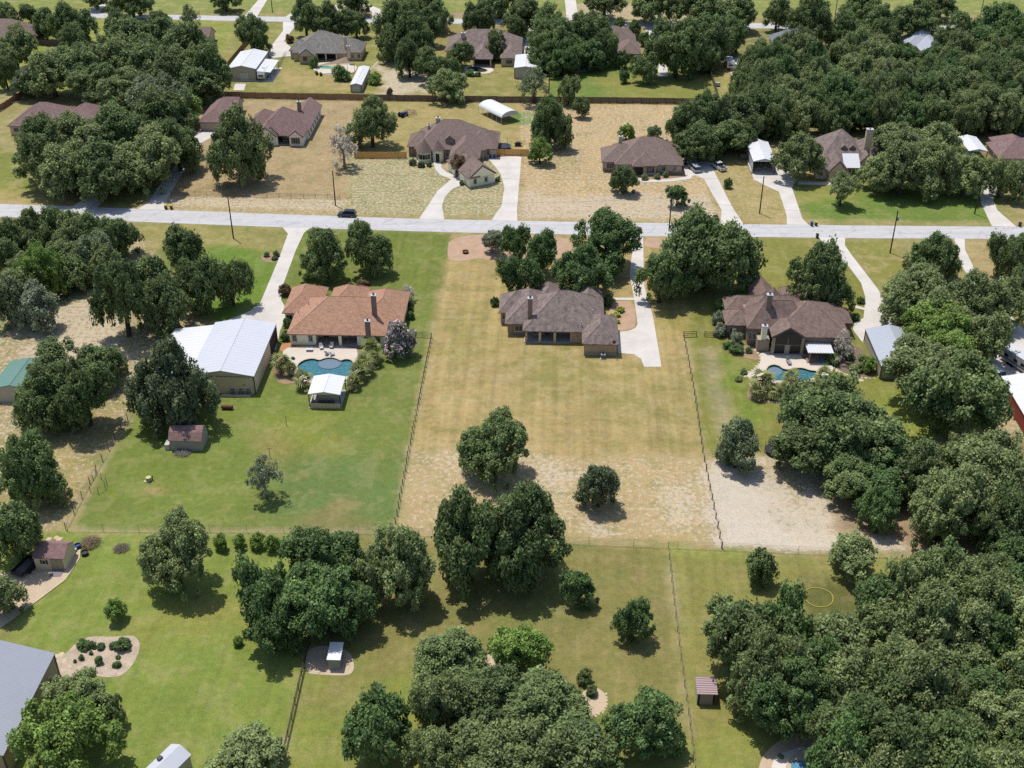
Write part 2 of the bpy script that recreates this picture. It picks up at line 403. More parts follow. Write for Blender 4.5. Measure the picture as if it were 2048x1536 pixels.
vcol(gm, 'cover', np.pad(col, pad + ((0, 0),), mode='edge')); vcol(gm, 'wear', np.pad(fx, pad + ((0, 0),), mode='edge'))

m, n, l, b = _base('grass_and_soil')
p = _pos(n)
at = n.new('ShaderNodeAttribute'); at.attribute_name = 'cover'
aw = n.new('ShaderNodeAttribute'); aw.attribute_name = 'wear'
sw = n.new('ShaderNodeSeparateColor'); l.new(aw.outputs['Color'], sw.inputs[0])
n1 = _noise(n, l, p, 0.10, 4); n2 = _noise(n, l, p, 0.9, 5, .7); n3 = _noise(n, l, p, 4.5, 4, .7); n4 = _noise(n, l, p, 0.3, 3)
mp = n.new('ShaderNodeMapping'); mp.inputs['Rotation'].default_value = (0, 0, -LOT); l.new(p, mp.inputs['Vector'])
sx = n.new('ShaderNodeSeparateXYZ'); l.new(mp.outputs[0], sx.inputs[0])
wob = _math(n, l, 'ADD', sx.outputs['X'], _math(n, l, 'MULTIPLY', n4, 1.2))
s1 = _math(n, l, 'SINE', _math(n, l, 'MULTIPLY', wob, 2*math.pi/1.9))
mr = n.new('ShaderNodeMapping'); mr.inputs['Scale'].default_value = (0.7, 0.02, 1); l.new(mp.outputs[0], mr.inputs['Vector'])
s2 = _noise(n, l, mr.outputs[0], 1.0, 3)
mc = n.new('ShaderNodeMapping'); mc.inputs['Scale'].default_value = (0.03, 0.5, 1); l.new(mp.outputs[0], mc.inputs['Vector'])
s3 = _noise(n, l, mc.outputs[0], 1.0, 3)
stripe = _math(n, l, 'ADD', _math(n, l, 'MULTIPLY', s1, 0.045), _math(n, l, 'ADD', _math(n, l, 'MULTIPLY', _math(n, l, 'SUBTRACT', s2, .5), 1.15),
               _math(n, l, 'MULTIPLY', _math(n, l, 'SUBTRACT', s3, .5), 0.55)))
stripe = _math(n, l, 'MULTIPLY', stripe, sw.outputs[1])
k = _math(n, l, 'ADD', 1.0, stripe)
for s, amt in ((n1, .36), (n2, .75), (n3, 1.35)):
    k = _math(n, l, 'ADD', k, _math(n, l, 'MULTIPLY', _math(n, l, 'SUBTRACT', s, 0.5), amt))
hue = _math(n, l, 'MULTIPLY', _math(n, l, 'SUBTRACT', _math(n, l, 'ADD', _math(n, l, 'MULTIPLY', n2, .5), _math(n, l, 'MULTIPLY', n4, .5)), 0.5), 3.0)
warm = _mix(n, l, 1.0, at.outputs['Color'], (1.10, 1.0, 0.96), 'MULTIPLY'); cool = _mix(n, l, 1.0, at.outputs['Color'], (0.90, 1.0, 0.93), 'MULTIPLY')
c0 = _mix(n, l, _math(n, l, 'ADD', hue, 0.5, True), cool, warm)
mo = _noise(n, l, p, 0.22, 6, .68); mo2 = _noise(n, l, mr.outputs[0], 2.2, 4, .7)
dm = _math(n, l, 'MULTIPLY', _math(n, l, 'MULTIPLY', _math(n, l, 'SUBTRACT', mo, .5), 14.0, True), sw.outputs[2])
gmk = _math(n, l, 'MULTIPLY', _math(n, l, 'MULTIPLY', _math(n, l, 'SUBTRACT', .47, mo), 14.0, True), sw.outputs[2])
c0 = _mix(n, l, _math(n, l, 'MULTIPLY', dm, .8), c0, C(200, 178, 132)); c0 = _mix(n, l, _math(n, l, 'MULTIPLY', gmk, .75), c0, C(140, 138, 80))
c0 = _scaled(n, l, c0, k)
sp = _noise(n, l, p, 1.25, 5, .78)
thr = _math(n, l, 'SUBTRACT', 0.72, _math(n, l, 'MULTIPLY', sw.outputs[0], 0.36))
msk = _math(n, l, 'MULTIPLY', _math(n, l, 'SUBTRACT', sp, thr), 22.0, True)
msk = _math(n, l, 'MULTIPLY', msk, 0.58)
c1 = _mix(n, l, msk, c0, C(238, 224, 204))
fl = _noise(n, l, p, 3.4, 4, .8)      # dead tufts left on the bare ground
fm = _math(n, l, 'MULTIPLY', _math(n, l, 'MULTIPLY', _math(n, l, 'SUBTRACT', fl, 0.52), 12.0, True), _math(n, l, 'MULTIPLY', sw.outputs[0], 0.5))
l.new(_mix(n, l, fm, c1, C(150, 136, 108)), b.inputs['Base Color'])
b.inputs['Roughness'].default_value = 0.95; b.inputs['Specular IOR Level'].default_value = 0.1
ground = link('ground', gm, m); ground['kind'] = 'structure'

# ------------------------------------------------------------------ paved sheets
def concrete(name, colr, var=0.1, stain=0.35):
    if name in MATS: return MATS[name]
    m, n, l, b = _base(name); MATS[name] = m
    p = _pos(n)
    a1 = _noise(n, l, p, 0.22, 5, .6); a2 = _noise(n, l, p, 2.5, 4, .6)
    k = _math(n, l, 'ADD', 1.0, _math(n, l, 'MULTIPLY', _math(n, l, 'SUBTRACT', a1, .5), stain))
    k = _math(n, l, 'ADD', k, _math(n, l, 'MULTIPLY', _math(n, l, 'SUBTRACT', a2, .5), var*2.5))
    l.new(_scaled(n, l, colr, k), b.inputs['Base Color']); b.inputs['Roughness'].default_value = 0.85; b.inputs['Specular IOR Level'].default_value = 0.2
    return m
M_CONC = concrete('concrete_drive', C(236, 228, 218), .10, .55)
M_WALK = concrete('concrete_walk', C(236, 229, 218), .06, .2)
M_DECK = concrete('pool_deck_concrete', C(238, 224, 206), .08, .22)
M_GRAVEL = mat('pink_gravel', C(206, 172, 142), .95, .32, 5.0, coarse=.5)
M_MULCH = mat('bark_mulch', C(176, 148, 118), .95, .35, 4.0)
M_SANDB = mat('crushed_limestone', C(222, 198, 168), .95, .2, 4.0)
M_KERB = mat('limestone_edging', C(226, 206, 172), .9, .15, 4.0)
# road: worn chip-seal, a little darker in the wheel tracks, patches and cracks
m, n, l, b = _base('worn_chip_seal'); p = _pos(n)
mp = n.new('ShaderNodeMapping'); mp.inputs['Rotation'].default_value = (0, 0, -LOT); mp.inputs['Scale'].default_value = (.03, .9, 1); l.new(p, mp.inputs['Vector'])
t1 = _noise(n, l, mp.outputs[0], 1.0, 4, .6); t2 = _noise(n, l, p, .5, 5, .65); t3 = _noise(n, l, p, 5, 3)
vv = n.new('ShaderNodeTexVoronoi'); vv.feature = 'DISTANCE_TO_EDGE'; vv.inputs['Scale'].default_value = .16
va = n.new('ShaderNodeVectorMath'); va.operation = 'ADD'; l.new(p, va.inputs[0]); l.new(_scaled(n, l, (5., 5., 0.), t2), va.inputs[1]); l.new(va.outputs[0], vv.inputs['Vector'])
k = _math(n, l, 'ADD', 1.0, _math(n, l, 'MULTIPLY', _math(n, l, 'SUBTRACT', t1, .5), .5))
k = _math(n, l, 'ADD', k, _math(n, l, 'MULTIPLY', _math(n, l, 'SUBTRACT', t2, .5), .35))
k = _math(n, l, 'ADD', k, _math(n, l, 'MULTIPLY', _math(n, l, 'SUBTRACT', t3, .5), .2))
k = _math(n, l, 'SUBTRACT', k, _math(n, l, 'MULTIPLY', _math(n, l, 'LESS_THAN', vv.outputs['Distance'], .012), .22))
l.new(_scaled(n, l, C(218, 215, 213), k), b.inputs['Base Color']); b.inputs['Roughness'].default_value = .9; b.inputs['Specular IOR Level'].default_value = .2
M_ROAD = m

def smooth_poly(pts, it=2):
    for _ in range(it):
        q = []
        for i in range(len(pts)):
            a, b2 = pts[i], pts[(i+1) % len(pts)]
            q += [(a[0]*.78+b2[0]*.22, a[1]*.78+b2[1]*.22), (a[0]*.22+b2[0]*.78, a[1]*.22+b2[1]*.78)]
        pts = q
    return pts
def ccw(pts):
    a = sum(pts[i][0]*pts[(i+1)%len(pts)][1] - pts[(i+1)%len(pts)][0]*pts[i][1] for i in range(len(pts)))
    return pts if a > 0 else pts[::-1]
def sheet(name, pts, m, z=0.05, smooth=0, px=True, kind='structure', th=0.3):
    w = pxpoly(pts) if px else list(pts)
    if smooth: w = smooth_poly(w, smooth)
    w = ccw(w); n_ = len(w)
    mb = MB(); vs = [(x, y, z) for x, y in w] + [(x, y, z-th) for x, y in w]
    mb.add(vs, [tuple(range(n_))] + [(i, n_+i, n_+(i+1)%n_, (i+1)%n_) for i in range(n_)])
    o = mb.build(name, m)
    if kind: o['kind'] = kind
    return o
sheet('road', [(-300,399),(0,408),(150,413),(275,418),(512,427),(842,438),(1024,441.5),(1154,444),(1484,448.5),(1700,451),(2048,454),(2400,456),
               (2400,481),(2048,478.5),(1691,476.5),(1536,474.5),(1284,473),(1104,468.5),(902,465),(512,453),(232,442),(0,434),(-300,424)], M_ROAD, .04)
sheet('road', [(-400,14),(25,24),(512,33),(1024,39),(1536,47),(2100,55),(2500,60),(2500,76),(2100,66),(1536,57),(1024,49),(512,43),(25,32),(-400,23)], M_ROAD, .04)
M_SHOULDER = mat('pale_gravel_shoulder', C(208, 192, 160), .95, .25, 3.0)
for q in ([(565,455),(620,456.5),(608,466),(592,500),(568,565),(562,600),(577,625),(560,662),(552,700),(500,690),(428,652),(455,641),(500,622),(520,607),(538,565),(560,512),(576,468)],
          [(1258,472),(1286,473),(1287,515),(1289,574),(1306,634),(1323,734),(1288,734),(1282,718),(1268,709),(1236,706),(1233,664),(1258,662),(1271,656),(1275,648),(1268,597),(1259,549),(1264,510)],
          [(1636,474.5),(1690,476),(1690,491),(1703,510),(1733,549),(1756,579),(1773,611),(1800,665),(1742,694),(1722,682),(1706,660),(1707,648),(1727,636),(1731,596),(1722,566),(1698,534),(1668,505),(1650,488)],
          [(1908,477.5),(1929,478),(1930,500),(1960,560),(2000,610),(2048,660),(2100,700),(2100,765),(1985,760),(1975,690),(1985,610),(1950,575),(1922,530),(1914,500)],
          [(146,413),(195,416),(205,400),(215,384),(232,350),(252,330),(228,325),(185,380),(165,400)],
          [(276,418),(331,421),(328,408),(340,388),(378,325),(405,285),(440,265),(440,250),(405,250),(385,280),(360,320),(315,375),(298,405)],
          [(838,438),(889,440),(884,412),(890,394),(905,378),(940,364),(938,345),(905,357),(875,382),(858,409)],
          [(983,440.5),(1035,442),(1034,420),(1043,314),(1025,312),(975,316),(990,333),(1002,350),(1009,375),(1003,412)],
          [(1441,448),(1487,449),(1465,415),(1449,384),(1418,322),(1400,308),(1368,312),(1368,350),(1395,352),(1408,358),(1422,384),(1443,420)],
          [(1574,449.5),(1618,450.5),(1605,438),(1584,376),(1590,366),(1602,350),(1602,325),(1556,318),(1551,347),(1504,347),(1507,359),(1530,371),(1558,384),(1573,430)],
          [(1984,453),(2033,454),(1995,421),(1986,400),(2008,350),(1993,345),(1960,390),(1962,407)],
          [(566,43.8),(596,44.5),(585,60),(568,82),(582,95),(584,112),(548,116),(530,108),(566,62)],
          [(488,33.2),(514,33.6),(538,-6),(522,-6)],
          [(570,34.5),(598,35),(612,16),(602,12)],
          [(173,27),(199,27.5),(222,-4),(207,-4)],
          [(1129,-4),(1151,-4),(1157,42),(1134,41)],
          [(1286,53.5),(1326,54),(1326,112),(1304,112),(1300,75)],
          [(1040,48.5),(1082,49.5),(1078,88),(1078,106),(1036,106),(1046,88)],
          [(1890,50),(1915,50),(1960,62),(1930,68),(1895,62)]):
    sheet('driveway', q, M_CONC, .06)
sheet('driveway', [(664,36.5),(660,22),(668,11),(700,8.5),(738,9.5),(760,18),(768,39),(745,38.5),(744,24),(730,14.5),(702,13.5),(680,15.5),(674,24),(682,37)], M_CONC, .06)
for q in ([(867,324),(882,325),(883,336),(895,346),(916,352),(902,359),(880,350),(870,338)],
          [(1275,356),(1290,360),(1340,358),(1372,354),(1380,348),(1388,349),(1380,359),(1340,363.5),(1288,365),(1273,361)],
          [(1228,595.5),(1269,596),(1269,600.5),(1228,600.5)],
          [(1596,363),(1655,365),(1668,355),(1672,360),(1660,370),(1596,369)],
          [(520,281),(545,282),(560,286),(545,294),(522,292)],
          [(1316,129),(1334,129),(1336,153),(1316,154)],
          [(470,168),(492,168),(488,181),(467,181)],
          [(1712,611),(1731,617),(1731,621),(1708,616)]):
    sheet('footpath', q, M_WALK, .075)
for q, m in (([(899,467),(1150,471),(1152,518),(1080,528),(1010,525),(980,521),(955,517),(930,522),(893,522)], M_GRAVEL),
             ([(1289,476),(1326,476),(1324,497),(1289,495)], M_GRAVEL),
             ([(1225,602),(1268,602),(1273,649),(1262,659),(1235,663),(1212,640)], M_GRAVEL),
             ([(520,510),(560,500),(562,518),(545,526),(525,522)], M_MULCH),
             ([(552,86),(568,83),(580,93),(566,96),(553,94)], M_GRAVEL),
             ([(1275,347),(1372,345),(1376,353),(1340,357),(1290,358)], M_MULCH),
             ([(884,330),(920,330),(935,345),(912,348),(892,340)], M_GRAVEL),
             ([(676,20),(700,15),(730,17),(742,26),(738,35),(686,34)], M_MULCH),
             ([(900,25),(980,22),(1010,30),(1005,36),(900,34)], M_MULCH),
             ([(560,690),(576,684),(640,692),(575,704),(558,702)], mat('orange_mulch', C(206,150,104), .95, .3, 4)),
             ([(1340,122),(1372,124),(1370,142),(1336,140)], M_GRAVEL),
             ([(-60,1152),(60,1140),(140,1090),(160,1100),(158,1118),(130,1160),(70,1205),(0,1256),(-60,1290)], M_SANDB),
             ([(112,1312),(130,1310),(155,1282),(185,1272),(230,1274),(270,1270),(282,1290),(270,1325),(245,1352),(215,1356),(180,1350),(140,1358),(118,1350)], mat('river_pebbles', C(208,188,164), .95, .55, 5)),
             ([(612,1300),(640,1290),(700,1300),(710,1335),(700,1352),(640,1350),(610,1346)], M_SANDB),
             ([(826,1298),(845,1287),(880,1285),(900,1305),(870,1332),(835,1320)], M_SANDB),
             ([(965,1312),(985,1308),(1010,1340),(1040,1360),(1005,1355),(975,1335)], M_SANDB),
             ([(1160,1385),(1190,1372),(1212,1388),(1212,1415),(1195,1430),(1165,1430)], M_SANDB),
             ([(1515,1560),(1520,1520),(1545,1490),(1590,1462),(1640,1470),(1660,1500),(1640,1560)], M_SANDB),
             ([(1490,800),(1500,765),(1560,766),(1660,758),(1665,775),(1620,800),(1545,808)], M_MULCH),
             ([(1640,712),(1700,690),(1730,700),(1752,760),(1700,748),(1665,735)], mat('dark_bark_bed', C(140,122,106), .95, .3, 4)),
             ([(1452,690),(1500,690),(1520,705),(1518,722),(1490,716),(1462,706)], M_MULCH),
             ([(552,706),(590,730),(598,765),(560,770),(545,745)], M_MULCH),
             ([(700,690),(720,694),(716,765),(700,785),(694,760),(712,740)], M_MULCH)):
    sheet('planting_bed', q, m, .03, 2)

# ------------------------------------------------------------------ pools
M_TILE = mat('dark_pool_tile', C(60, 74, 96), .4, .15, 3)
def pool(label, outline, deck, wcol, deck_m=None, smooth=2, depth=1.5):
    w = smooth_poly(pxpoly(outline), smooth); w = ccw(w); n_ = len(w)
    cx = sum(p[0] for p in w)/n_; cy = sum(p[1] for p in w)/n_
    t = thing('swimming_pool', label, 'swimming pool', (cx, cy, 0), 0)
    W = [(x-cx, y-cy) for x, y in w]
    def off(k):                                # outline pushed outwards by k metres
        r = []
        for i in range(n_):
            a = Vector(W[i-1]); b2 = Vector(W[(i+1) % n_]); d = (b2-a).normalized(); r.append((W[i][0]+d.y*k, W[i][1]-d.x*k))
        return r
    O = off(.32)
    mb = MB(); mb.add([(x,y,.14) for x,y in W]+[(x,y,-depth) for x,y in W], [(n_+i,n_+(i+1)%n_,(i+1)%n_,i)[::-1] for i in range(n_)]); mb.build('shell', M_TILE, t)
    mb = MB(); mb.add([(x,y,.15) for x,y in W]+[(x,y,.15) for x,y in O]+[(x,y,-.25) for x,y in O],
                      [(i,n_+i,n_+(i+1)%n_,(i+1)%n_) for i in range(n_)]+[(n_+i,2*n_+i,2*n_+(i+1)%n_,n_+(i+1)%n_) for i in range(n_)])
    mb.build('coping', M_KERB, t)
    mb = MB(); mb.add([(x,y,-.22) for x,y in W], [tuple(range(n_))]); mb.build('water', water(label[:12]+'_water', wcol), t)
    if deck:
        D = ccw(smooth_poly(pxpoly(deck), 1)); D = [(x-cx, y-cy) for x, y in D]
        me = bpy.data.meshes.new('deck'); import bmesh
        bm = bmesh.new(); e = []
        for ring in (D, off(.30)):
            vs = [bm.verts.new((x, y, .11)) for x, y in ring]
            for i in range(len(vs)): e.append(bm.edges.new((vs[i], vs[(i+1) % len(vs)])))
        bmesh.ops.triangle_fill(bm, edges=e, use_beauty=True)
        bm.normal_update()
        for f_ in bm.faces:
            if f_.normal.z < 0: f_.normal_flip()
        bm.to_mesh(me); bm.free(); link('deck', me, deck_m or M_DECK, t)
        mb = MB(); k_ = len(D); mb.add([(x,y,.109) for x,y in D]+[(x,y,-.2) for x,y in D], [(i,k_+i,k_+(i+1)%k_,(i+1)%k_) for i in range(k_)]); mb.build('deck_edge', deck_m or M_DECK, t)
    return t, (cx, cy)
pool_a, ca = pool('scalloped blue swimming pool behind the orange-brown roofed house', POOL1, [(562,706),(580,693),(712,694),(716,712),(716,748),(704,762),(690,768),(618,768),(592,756),(580,735)], C(84,146,158,2.0))
c = G(660,724.5); mb = MB(); mb.prism([(c.x-ca[0]+2.3*math.cos(i*math.pi/12), c.y-ca[1]+2.3*math.sin(i*math.pi/12)) for i in range(24)], -1.2, -.12); mb.build('tanning_shelf', mat('grey_plaster', C(124,146,164), .5, .12, 4), pool_a)
pool_b, cb = pool('winding teal pool with curved corner steps beside the covered patio', POOL2, [(1519,703),(1600,705),(1606,722),(1655,728),(1668,735),(1662,748),(1642,768),(1570,772),(1520,768),(1500,760),(1492,750),(1510,738),(1522,725)], C(80,140,150,2.0))
for r_, z_ in ((3.0, -.95), (2.2, -.65), (1.4, -.3)):
    c = G(1548,735); mb = MB(); mb.prism([(c.x-cb[0]+r_*math.cos(i*math.pi/12), c.y-cb[1]-1.0+r_*math.sin(i*math.pi/12)) for i in range(24)], -1.4, z_+.06 if z_ < -.5 else -.2); mb.build('pool_step', mat('grey_plaster', C(124,146,164), .5, .12, 4), pool_b)
pool('small turquoise pool under a tan shade sail', POOL3, [(630,127),(690,122),(716,133),(708,147),(665,151),(640,148),(624,138)], C(104,190,166))
pool('bright blue lagoon pool beyond the long fence, among dark trees', POOL4, [(1112,124),(1140,117),(1200,118),(1211,132),(1180,141),(1150,146),(1120,136)], C(44,150,214), mat('flagstone_deck', C(214,186,152), .9, .2, 2))
pool('dark green garden pond with a pale rim', POOL5, [(926,134),(948,130),(975,133),(990,140),(978,148),(945,148),(930,143)], C(64,78,66))
pool_f, cf = pool('teal pool with a round spa, half hidden by oaks', POOL6, [(1540,1560),(1545,1522),(1562,1507),(1585,1500),(1605,1492),(1625,1500),(1640,1512),(1700,1500),(1760,1510),(1790,1560)], C(50,126,148,2.0), mat('white_deck', C(250,240,228), .8, .08, 2))
c = G(1600,1540)
for r_, z_, m_ in ((1.75, .5, M_KERB), (1.2, .52, MATS['grey_plaster'])):
    mb = MB(); mb.prism([(c.x-cf[0]+r_*math.cos(i*math.pi/16), c.y-cf[1]+r_*math.sin(i*math.pi/16)) for i in range(32)], 0, z_); mb.build('spa_wall' if r_ > 1.5 else 'spa_water', m_ if r_ > 1.5 else water('spa_w', C(110,160,190)), pool_f)
# ------------------------------------------------------------------ houses
M_FRAME = mat('white_trim', C(226, 222, 212), .6, .05, 3)
M_DARKTRIM = mat('dark_brown_trim', C(92, 72, 62), .6, .1, 3)
M_TANTRIM = mat('tan_trim', C(190, 174, 152), .7, .08, 3)
M_PANE = glass('window_glass')
M_INT = mat('deep_shade_interior', C(70, 62, 58), .9, .2, 2)  # shade of recesses and bays put into the colour; flues use it too
M_PORCH = mat('porch_slab', C(196, 188, 178), .85, .12, 2)
M_STONE = masonry('cream_rubble_stone', [C(222,206,176,.78), C(206,186,150,.78), C(190,160,122,.78), C(228,214,188,.78), C(150,124,98,.78)], C(214,202,180,.78), 1.7, .05)
M_STONE2 = masonry('brown_rubble_stone', [C(156,130,104,.8), C(122,98,80,.8), C(176,152,122,.8), C(138,112,92,.8), C(92,76,66,.8)], C(170,152,130,.8), 2.0, .05)
M_BRICKB = masonry('brown_brick_blend', [C(128,104,90,.95), C(112,90,80,.95), C(140,118,104,.95), C(120,96,82,.95)], C(140,124,112,.95), 4.5, .04)
M_BRICKG = masonry('grey_tan_brick', [C(168,152,136,.95), C(152,138,124,.95), C(180,164,148,.95)], C(176,164,150,.95), 4.5, .04)
M_WHITEST = masonry('white_limestone', [C(226,218,204,.8), C(212,202,186,.8), C(234,228,216,.8)], C(206,198,186,.8), 2.2, .05)
M_TANBR = masonry('tan_brick', [C(196,172,142,.95), C(182,158,130,.95), C(206,184,156,.95)], C(196,178,154,.95), 4.5, .04)
S_ORANGE = shingle('orange_brown_shingles', C(178,138,114,1.22), .16)
S_GREYB = shingle('grey_brown_shingles', C(136,121,115,1.22), .62)
S_BROWN = shingle('brown_shingles', C(132,112,103,1.22), .45)
S_TAUPE = shingle('taupe_shingles', C(134,116,108,1.22), .16)
S_GREY = shingle('grey_shingles', C(130,126,120,1.22), .4)
S_PURPLE = shingle('mauve_brown_shingles', C(136,112,108,1.22), .24)
S_SLATE = shingle('slate_grey_shingles', C(124,126,132,1.22), .24)
M_CHIM = mat('metal_chimney_cap', C(220,222,226), .4, .1, 3)

class House:
    def __init__(s, name, label, cat, anchor, z, roof_m, wall_m, rz=LOT, trim=None, group=None):
        p = G(*anchor, z); s.t = thing(name, label, cat, (p.x, p.y, 0), rz, group); s.z = z
        s.rm = roof_m; s.wm = wall_m; s.k = 0; s.trim = trim or M_TANTRIM; s.rz = rz; s.o = Vector((p.x, p.y, 0))
    def loc(s, px, py, z):                     # pixel at height z -> house coordinates
        d = G(px, py, z) - s.o; c, q = math.cos(-s.rz), math.sin(-s.rz)
        return (d.x*c - d.y*q, d.x*q + d.y*c)
    def roof(s, u, v, W, D, p=.65, r='v', ends='hh', e=None, wall=True, rm=None, wm=None, inset=.45, fascia=.2, name='roof', gm=None):
        e = (s.z if e is None else e) + .013*s.k; s.k += 1
        L, B = (D, W) if r == 'v' else (W, D)          # length along the ridge, breadth across it
        h = p*B/2
        a0 = B/2 if ends[0] == 'h' else 0.0; a1 = L - (B/2 if ends[1] == 'h' else 0.0)
        if a1 < a0: a0 = a1 = L/2; 
        def T(l_, b_, z): return (u+b_, v+l_, z) if r == 'v' else (u+l_, v+b_, z)
        vs = [T(0,0,e), T(0,B,e), T(L,B,e), T(L,0,e), T(a0,B/2,e+h), T(a1,B/2,e+h)] + [T(0,0,e-fascia), T(0,B,e-fascia), T(L,B,e-fascia), T(L,0,e-fascia)]
        fs = [(0,4,1), (1,4,5,2), (2,5,3), (3,5,4,0), (0,1,7,6), (1,2,8,7), (2,3,9,8), (3,0,6,9), (6,7,8,9)]
        if r == 'u': fs = [f[::-1] for f in fs]
        if abs(a1-a0) < 1e-6: fs = [(0,4,1), (1,4,2), (2,4,3), (3,4,0)] + fs[4:] if r == 'v' else [f[::-1] for f in [(0,4,1),(1,4,2),(2,4,3),(3,4,0)]] + fs[4:]
        MB().add(vs, fs).build(name, rm or s.rm, s.t)
        cap = MB()                              # ridge and hip caps stand a little proud
        segs = [(vs[4], vs[5])] if a1 > a0 + .3 else []
        if ends[0] == 'h': segs += [(vs[0], vs[4]), (vs[1], vs[4])]
        if ends[1] == 'h': segs += [(vs[2], vs[5]), (vs[3], vs[5])]
        for q0, q1 in segs: cap.tube(q0, q1, .055, None, 5)
        if segs: cap.build('ridge_cap', rm or s.rm, s.t)
        for k, end in enumerate(ends):              # gable faces in the wall's material, inside a rim of roof
            if end == 'g':
                lx, d, f_ = (0, -.03, .86) if k == 0 else (L, .03, .86)
                tri = [T(lx, B/2-B/2*f_, e-fascia+.05), T(lx, B/2+B/2*f_, e-fascia+.05), T(lx, B/2, e+h*f_-.12)]
                out = [T(lx+d, B/2-B/2*f_, e-fascia+.05), T(lx+d, B/2+B/2*f_, e-fascia+.05), T(lx+d, B/2, e+h*f_-.12)]
                MB().add(tri+out, [(0,1,4,3),(1,2,5,4),(2,0,3,5),(3,4,5),(5,4,3)][:4]).build('gable', gm or wm or s.wm, s.t)
        if wall:
            i = inset
            mb = MB(); mb.box(u+i, v+i, 0, u+W-i, v+D-i, e-.05)
            for k, end in enumerate(ends):
                if end == 'g':
                    lx = i if k == 0 else L-i; hh = h*(B-2*i)/B
                    a, b2, c = T(lx,i,e-.06), T(lx,B-i,e-.06), T(lx,B/2,e+hh-.08)
                    d = .08 if k == 0 else -.08
                    a2, b3, c2 = T(lx+d,i,e-.06), T(lx+d,B-i,e-.06), T(lx+d,B/2,e+hh-.08)
                    mb.add([a,b2,c,a2,b3,c2], [(0,1,2),(5,4,3),(0,2,5,3),(1,4,5,2)])
            mb.build('wall', wm or s.wm, s.t)
        return e, h
    def wall(s, u0, v0, u1, v1, z0=0, z1=None, m=None, name='wall'):
        return MB().box(u0, v0, z0, u1, v1, s.z-.05 if z1 is None else z1).build(name, m or s.wm, s.t)
    def slab(s, u0, v0, u1, v1, h=.18, m=None): return MB().box(u0, v0, -.05, u1, v1, h).build('porch_floor', m or M_PORCH, s.t)
    def win(s, u, v, z, w, h, face='n', nx=2, frame=None, name='window', shutters=None, arch=False):
        """window in the wall at (u,v); face n: towards -v, r: towards +u, l: towards -u"""
        fr = frame or M_FRAME; b = .09
        mb = MB(); pn = MB()
        def bx(q, a0, z0, a1, z1, d0, d1):
            if face == 'n': q.box(u+a0, v-d1, z0, u+a1, v-d0, z1)
            elif face == 'r': q.box(u+d0, v+a0, z0, u+d1, v+a1, z1)
            else: q.box(u-d1, v+a0, z0, u-d0, v+a1, z1)
        bx(mb, 0, z, b, z+h, 0, .09); bx(mb, w-b, z, w, z+h, 0, .09); bx(mb, b, z, w-b, z+b, 0, .09); bx(mb, b, z+h-b, w-b, z+h, 0, .09)
        for k in range(1, nx): bx(mb, w*k/nx-.03, z+b, w*k/nx+.03, z+h-b, 0, .07)
        bx(mb, -.06, z-.08, w+.06, z, 0, .13)
        f = mb.build(name, fr, s.t)
        bx(pn, b, z+b, w-b, z+h-b, .005, .035); pn.build('pane', M_PANE, f)
        if shutters:
            for a0 in (-.42, w+.04):
                q = MB(); bx(q, a0, z, a0+.38, z+h, 0, .07); q.build('shutter', shutters, s.t)
        return f
    def door(s, u, v, w=1.0, h=2.1, m=None, face='n'):
        q = MB(); q.box(u, v-.08, .15, u+w, v-.005, h+.15); d = q.build('door', m or M_DARKTRIM, s.t)
        k = MB(); k.box(u+w*.8, v-.14, 1.05, u+w*.86, v-.081, 1.15); k.build('handle', M_CHIM, d)
    def garage(s, u, v, w, h=2.2, face='n', m=None):
        q = MB()
        if face == 'n': q.box(u, v-.06, .05, u+w, v-.005, h)
        elif face == 'r': q.box(u+.005, v, .05, u+.06, v+w, h)
        else: q.box(u-.06, v, .05, u-.005, v+w, h)
        d = q.build('garage_door', m or M_FRAME, s.t)
        for k in range(1, 4):
            g = MB(); z = .05+(h-.05)*k/4
            if face == 'n': g.box(u+.05, v-.075, z-.02, u+w-.05, v-.061, z+.02)
            elif face == 'r': g.box(u+.061, v+.05, z-.02, u+.075, v+w-.05, z+.02)
            else: g.box(u-.075, v+.05, z-.02, u-.061, v+w-.05, z+.02)
            g.build('panel_rail', M_TANTRIM, d)
    def col(s, u, v, w=.4, z1=None, m=None, z0=.0):
        return MB().box(u-w/2, v-w/2, z0, u+w/2, v+w/2, s.z-.1 if z1 is None else z1).build('column', m or s.wm, s.t)
    def chimney(s, px, py, zt, w=.95, d=.8, z0=2.5, m=None, cap=True):
        u, v = s.loc(px, py, zt); 
        c = MB().box(u-w/2, v-d/2, z0, u+w/2, v+d/2, zt).build('chimney', m or s.wm, s.t)
        if cap:
            MB().box(u-w/2-.1, v-d/2-.1, zt+.002, u+w/2+.1, v+d/2+.1, zt+.14).build('chimney_cap', M_CHIM, c)
            q = MB(); q.tube((u,v,zt+.14),(u,v,zt+.45),.16,None,10); q.tube((u,v,zt+.45),(u,v,zt+.52),.28,.2,10); q.build('flue', M_INT, c)
    def vents(s, lst):
        for (px, py, z) in lst:
            u, v = s.loc(px, py, z); MB().tube((u,v,z-.6),(u,v,z+.25),.11,None,8).build('vent_pipe', M_CHIM, s.t)
